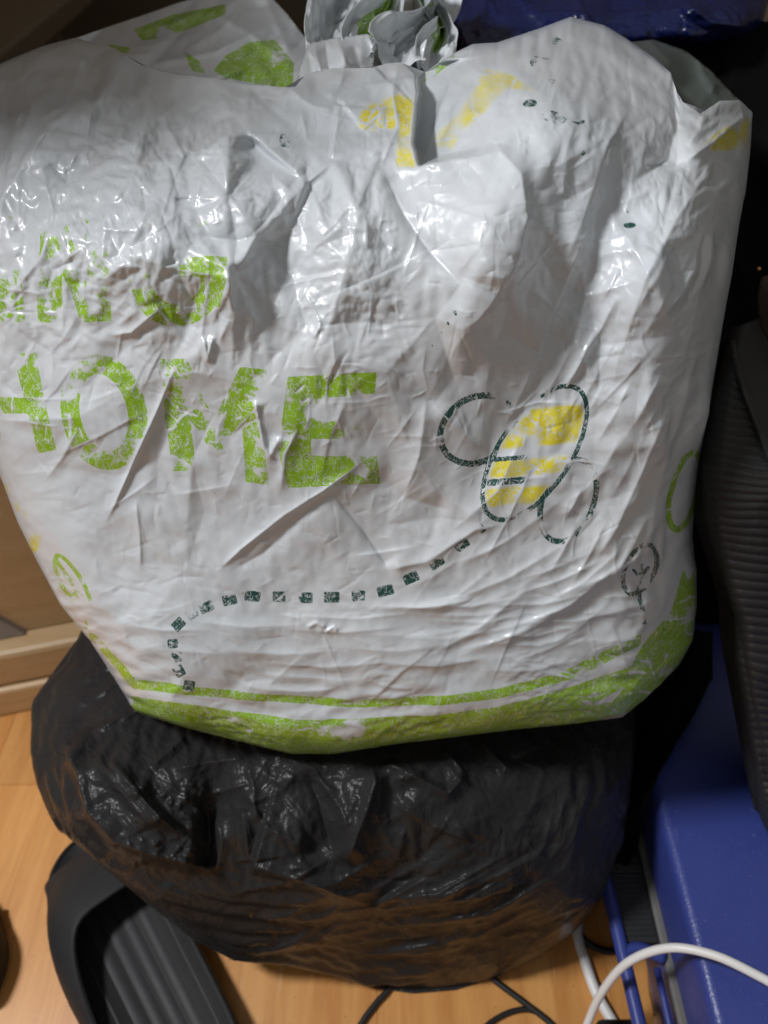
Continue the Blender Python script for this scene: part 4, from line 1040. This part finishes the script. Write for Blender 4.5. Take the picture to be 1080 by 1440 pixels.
# ------------------------------------------------------------------ slide sandals
def sandal(loc, ang, label):
    from mathutils import Matrix
    root = empty('slide_sandal', (0, 0, 0), label, 'sandal', 'pair of black slides')
    L0, L1 = -.12, .165
    def wd(y):                                          # half width of the sole along its length
        s = (y - L0) / (L1 - L0)
        e = (1 - abs(2 * s - 1) ** 5) ** .5
        return e * (.043 + .009 * s)
    ys = L0 + (L1 - L0) * (.5 - .5 * np.cos(np.linspace(.02, np.pi - .02, 46)))
    # sole
    V, F = [], []
    prof = [(-.94, 0), (-1, .006), (-1.0, .024), (-.96, .030), (-.90, .0315), (-.86, .027), (0, .026), (.86, .027), (.90, .0315), (.96, .030), (1.0, .024), (1, .006), (.94, 0)]
    for y in ys:
        for (x, z) in prof: V.append((x * wd(y), y, z + .004 * max(0, (-y - .02) / .1)))
    m = len(prof)
    for i in range(len(ys) - 1):
        for j in range(m): F.append((i * m + j, i * m + (j + 1) % m, (i + 1) * m + (j + 1) % m, (i + 1) * m + j))
    F += [tuple(range(m))[::-1], tuple((len(ys) - 1) * m + j for j in range(m))]
    sole = mesh_obj('sole', V, F, M_RUB, root)
    # ribs of the footbed
    for k in range(6):
        xf = -.70 + 1.40 * k / 5
        V, F = [], []
        yy = np.linspace(L0 + .02, L1 - .02, 26); hw = .0066
        for y in yy:
            c = xf * wd(y); zz = .026 + .004 * max(0, (-y - .02) / .1)
            for (dx, dz) in ((-hw, -.001), (-hw * .7, .0004), (0, .0009), (hw * .7, .0004), (hw, -.001)): V.append((c + dx, y, zz + dz))
        for i in range(len(yy) - 1):
            for j in range(4): F.append((i * 5 + j, i * 5 + j + 1, (i + 1) * 5 + j + 1, (i + 1) * 5 + j))
        mesh_obj('footbed_rib', V, F, M_RUBR, sole)
    # strap
    V, F = [], []; nA, nY = 30, 14
    for i in range(nY):
        f = i / (nY - 1); 
        for j in range(nA):
            a = math.pi * j / (nA - 1); q = math.sin(a)
            y = ((-.045 + .125 * q ** 1.3) if a < math.pi / 2 else (.080 - .012 * (1 - q))) * (1 - f) + (.150 - .006 * q) * f
            hgt = (.062 - .030 * f * f); w = (wd(min(max(y, -.05), .13)) + .002 + .008 * math.sin(math.pi * min(1, f * 1.1)) ) * (1 - .12 * f ** 3); pw_ = .50 + .35 * f
            V.append((-w * math.copysign(abs(math.cos(a)) ** pw_, math.cos(a)), y, .006 + hgt * q ** .75))
    for i in range(nY - 1):
        for j in range(nA - 1): F.append((i * nA + j, i * nA + j + 1, (i + 1) * nA + j + 1, (i + 1) * nA + j))
    st = mesh_obj('strap', V, F, M_RUB, root)
    s = st.modifiers.new('thickness', 'SOLIDIFY'); s.thickness = .005; s.offset = 0
    b = st.modifiers.new('soft_edge', 'BEVEL'); b.width = .0015; b.segments = 2
    root.location = loc; root.rotation_euler = (0, 0, ang)
    return root
sandal((-.186, .166, 0), math.radians(38), 'black rubber slide with ribbed footbed, half under the black sack')
sandal((-.376, .090, 0), math.radians(6), 'black slide at the bottom left corner, mostly outside the picture')

# ------------------------------------------------------------------ cords
o = tube('extension_lead', [on_z(800, 1520, .02), wpt(826, 1440, .60), wpt(850, 1390, .585), wpt(885, 1352, .568), wpt(940, 1333, .552), wpt(1000, 1342, .538), wpt(1060, 1369, .525), wpt(1120, 1405, .515), on_z(1220, 1480, .146)], .0031, M_CORDW)
tag(o, 'white cord arching over the handle of the blue case', 'cord')
o = tube('extension_lead', [on_z(815, 1250, .005), on_z(812, 1310, .005), on_z(822, 1350, .005), on_z(838, 1395, .005), on_z(862, 1438, .005), on_z(900, 1500, .005)], .0046, M_CORDW)
tag(o, 'white cord lying flat on the floor beside the black sack', 'cord')
def bc(pts, lab, r=.0026):
    return tag(tube('power_lead', [on_z(u, v, r + .0005) for u, v in pts], r, M_CORDB), lab, 'cord')
bc([(560, 1350), (548, 1388), (528, 1412), (508, 1440), (490, 1480)], 'thin black cord running out from under the middle of the sack')
bc([(660, 1350), (700, 1382), (740, 1412), (775, 1440), (800, 1475)], 'black cord on the floor running out right of the middle')
bc([(665, 1462), (690, 1438), (718, 1423), (745, 1420), (768, 1434), (790, 1462)], 'black cord curving along the bottom edge', .0022)
bc([(790, 1290), (812, 1312), (832, 1330), (856, 1338), (872, 1330), (884, 1300)], 'black cord looped between the sack and the blue case', .0028)

# plug of the floor cord, at the bottom edge
pl = empty('power_plug', tuple(on_z(872, 1452, 0)), 'black plug at the bottom edge beside the white cord on the floor', 'plug')
c0 = on_z(872, 1456, .012)
bm_obj('body', box_bm(c0[0] - .020, c0[0] + .020, c0[1] - .014, c0[1] + .010, .0005, .024, .006, 3), M_CORDB, pl, True)
tube('cable_sleeve', [(c0[0] + .012, c0[1] - .012, .012), (c0[0] + .022, c0[1] - .03, .010), (c0[0] + .03, c0[1] - .05, .008)], .0045, M_CORDB, pl, 6, 10)
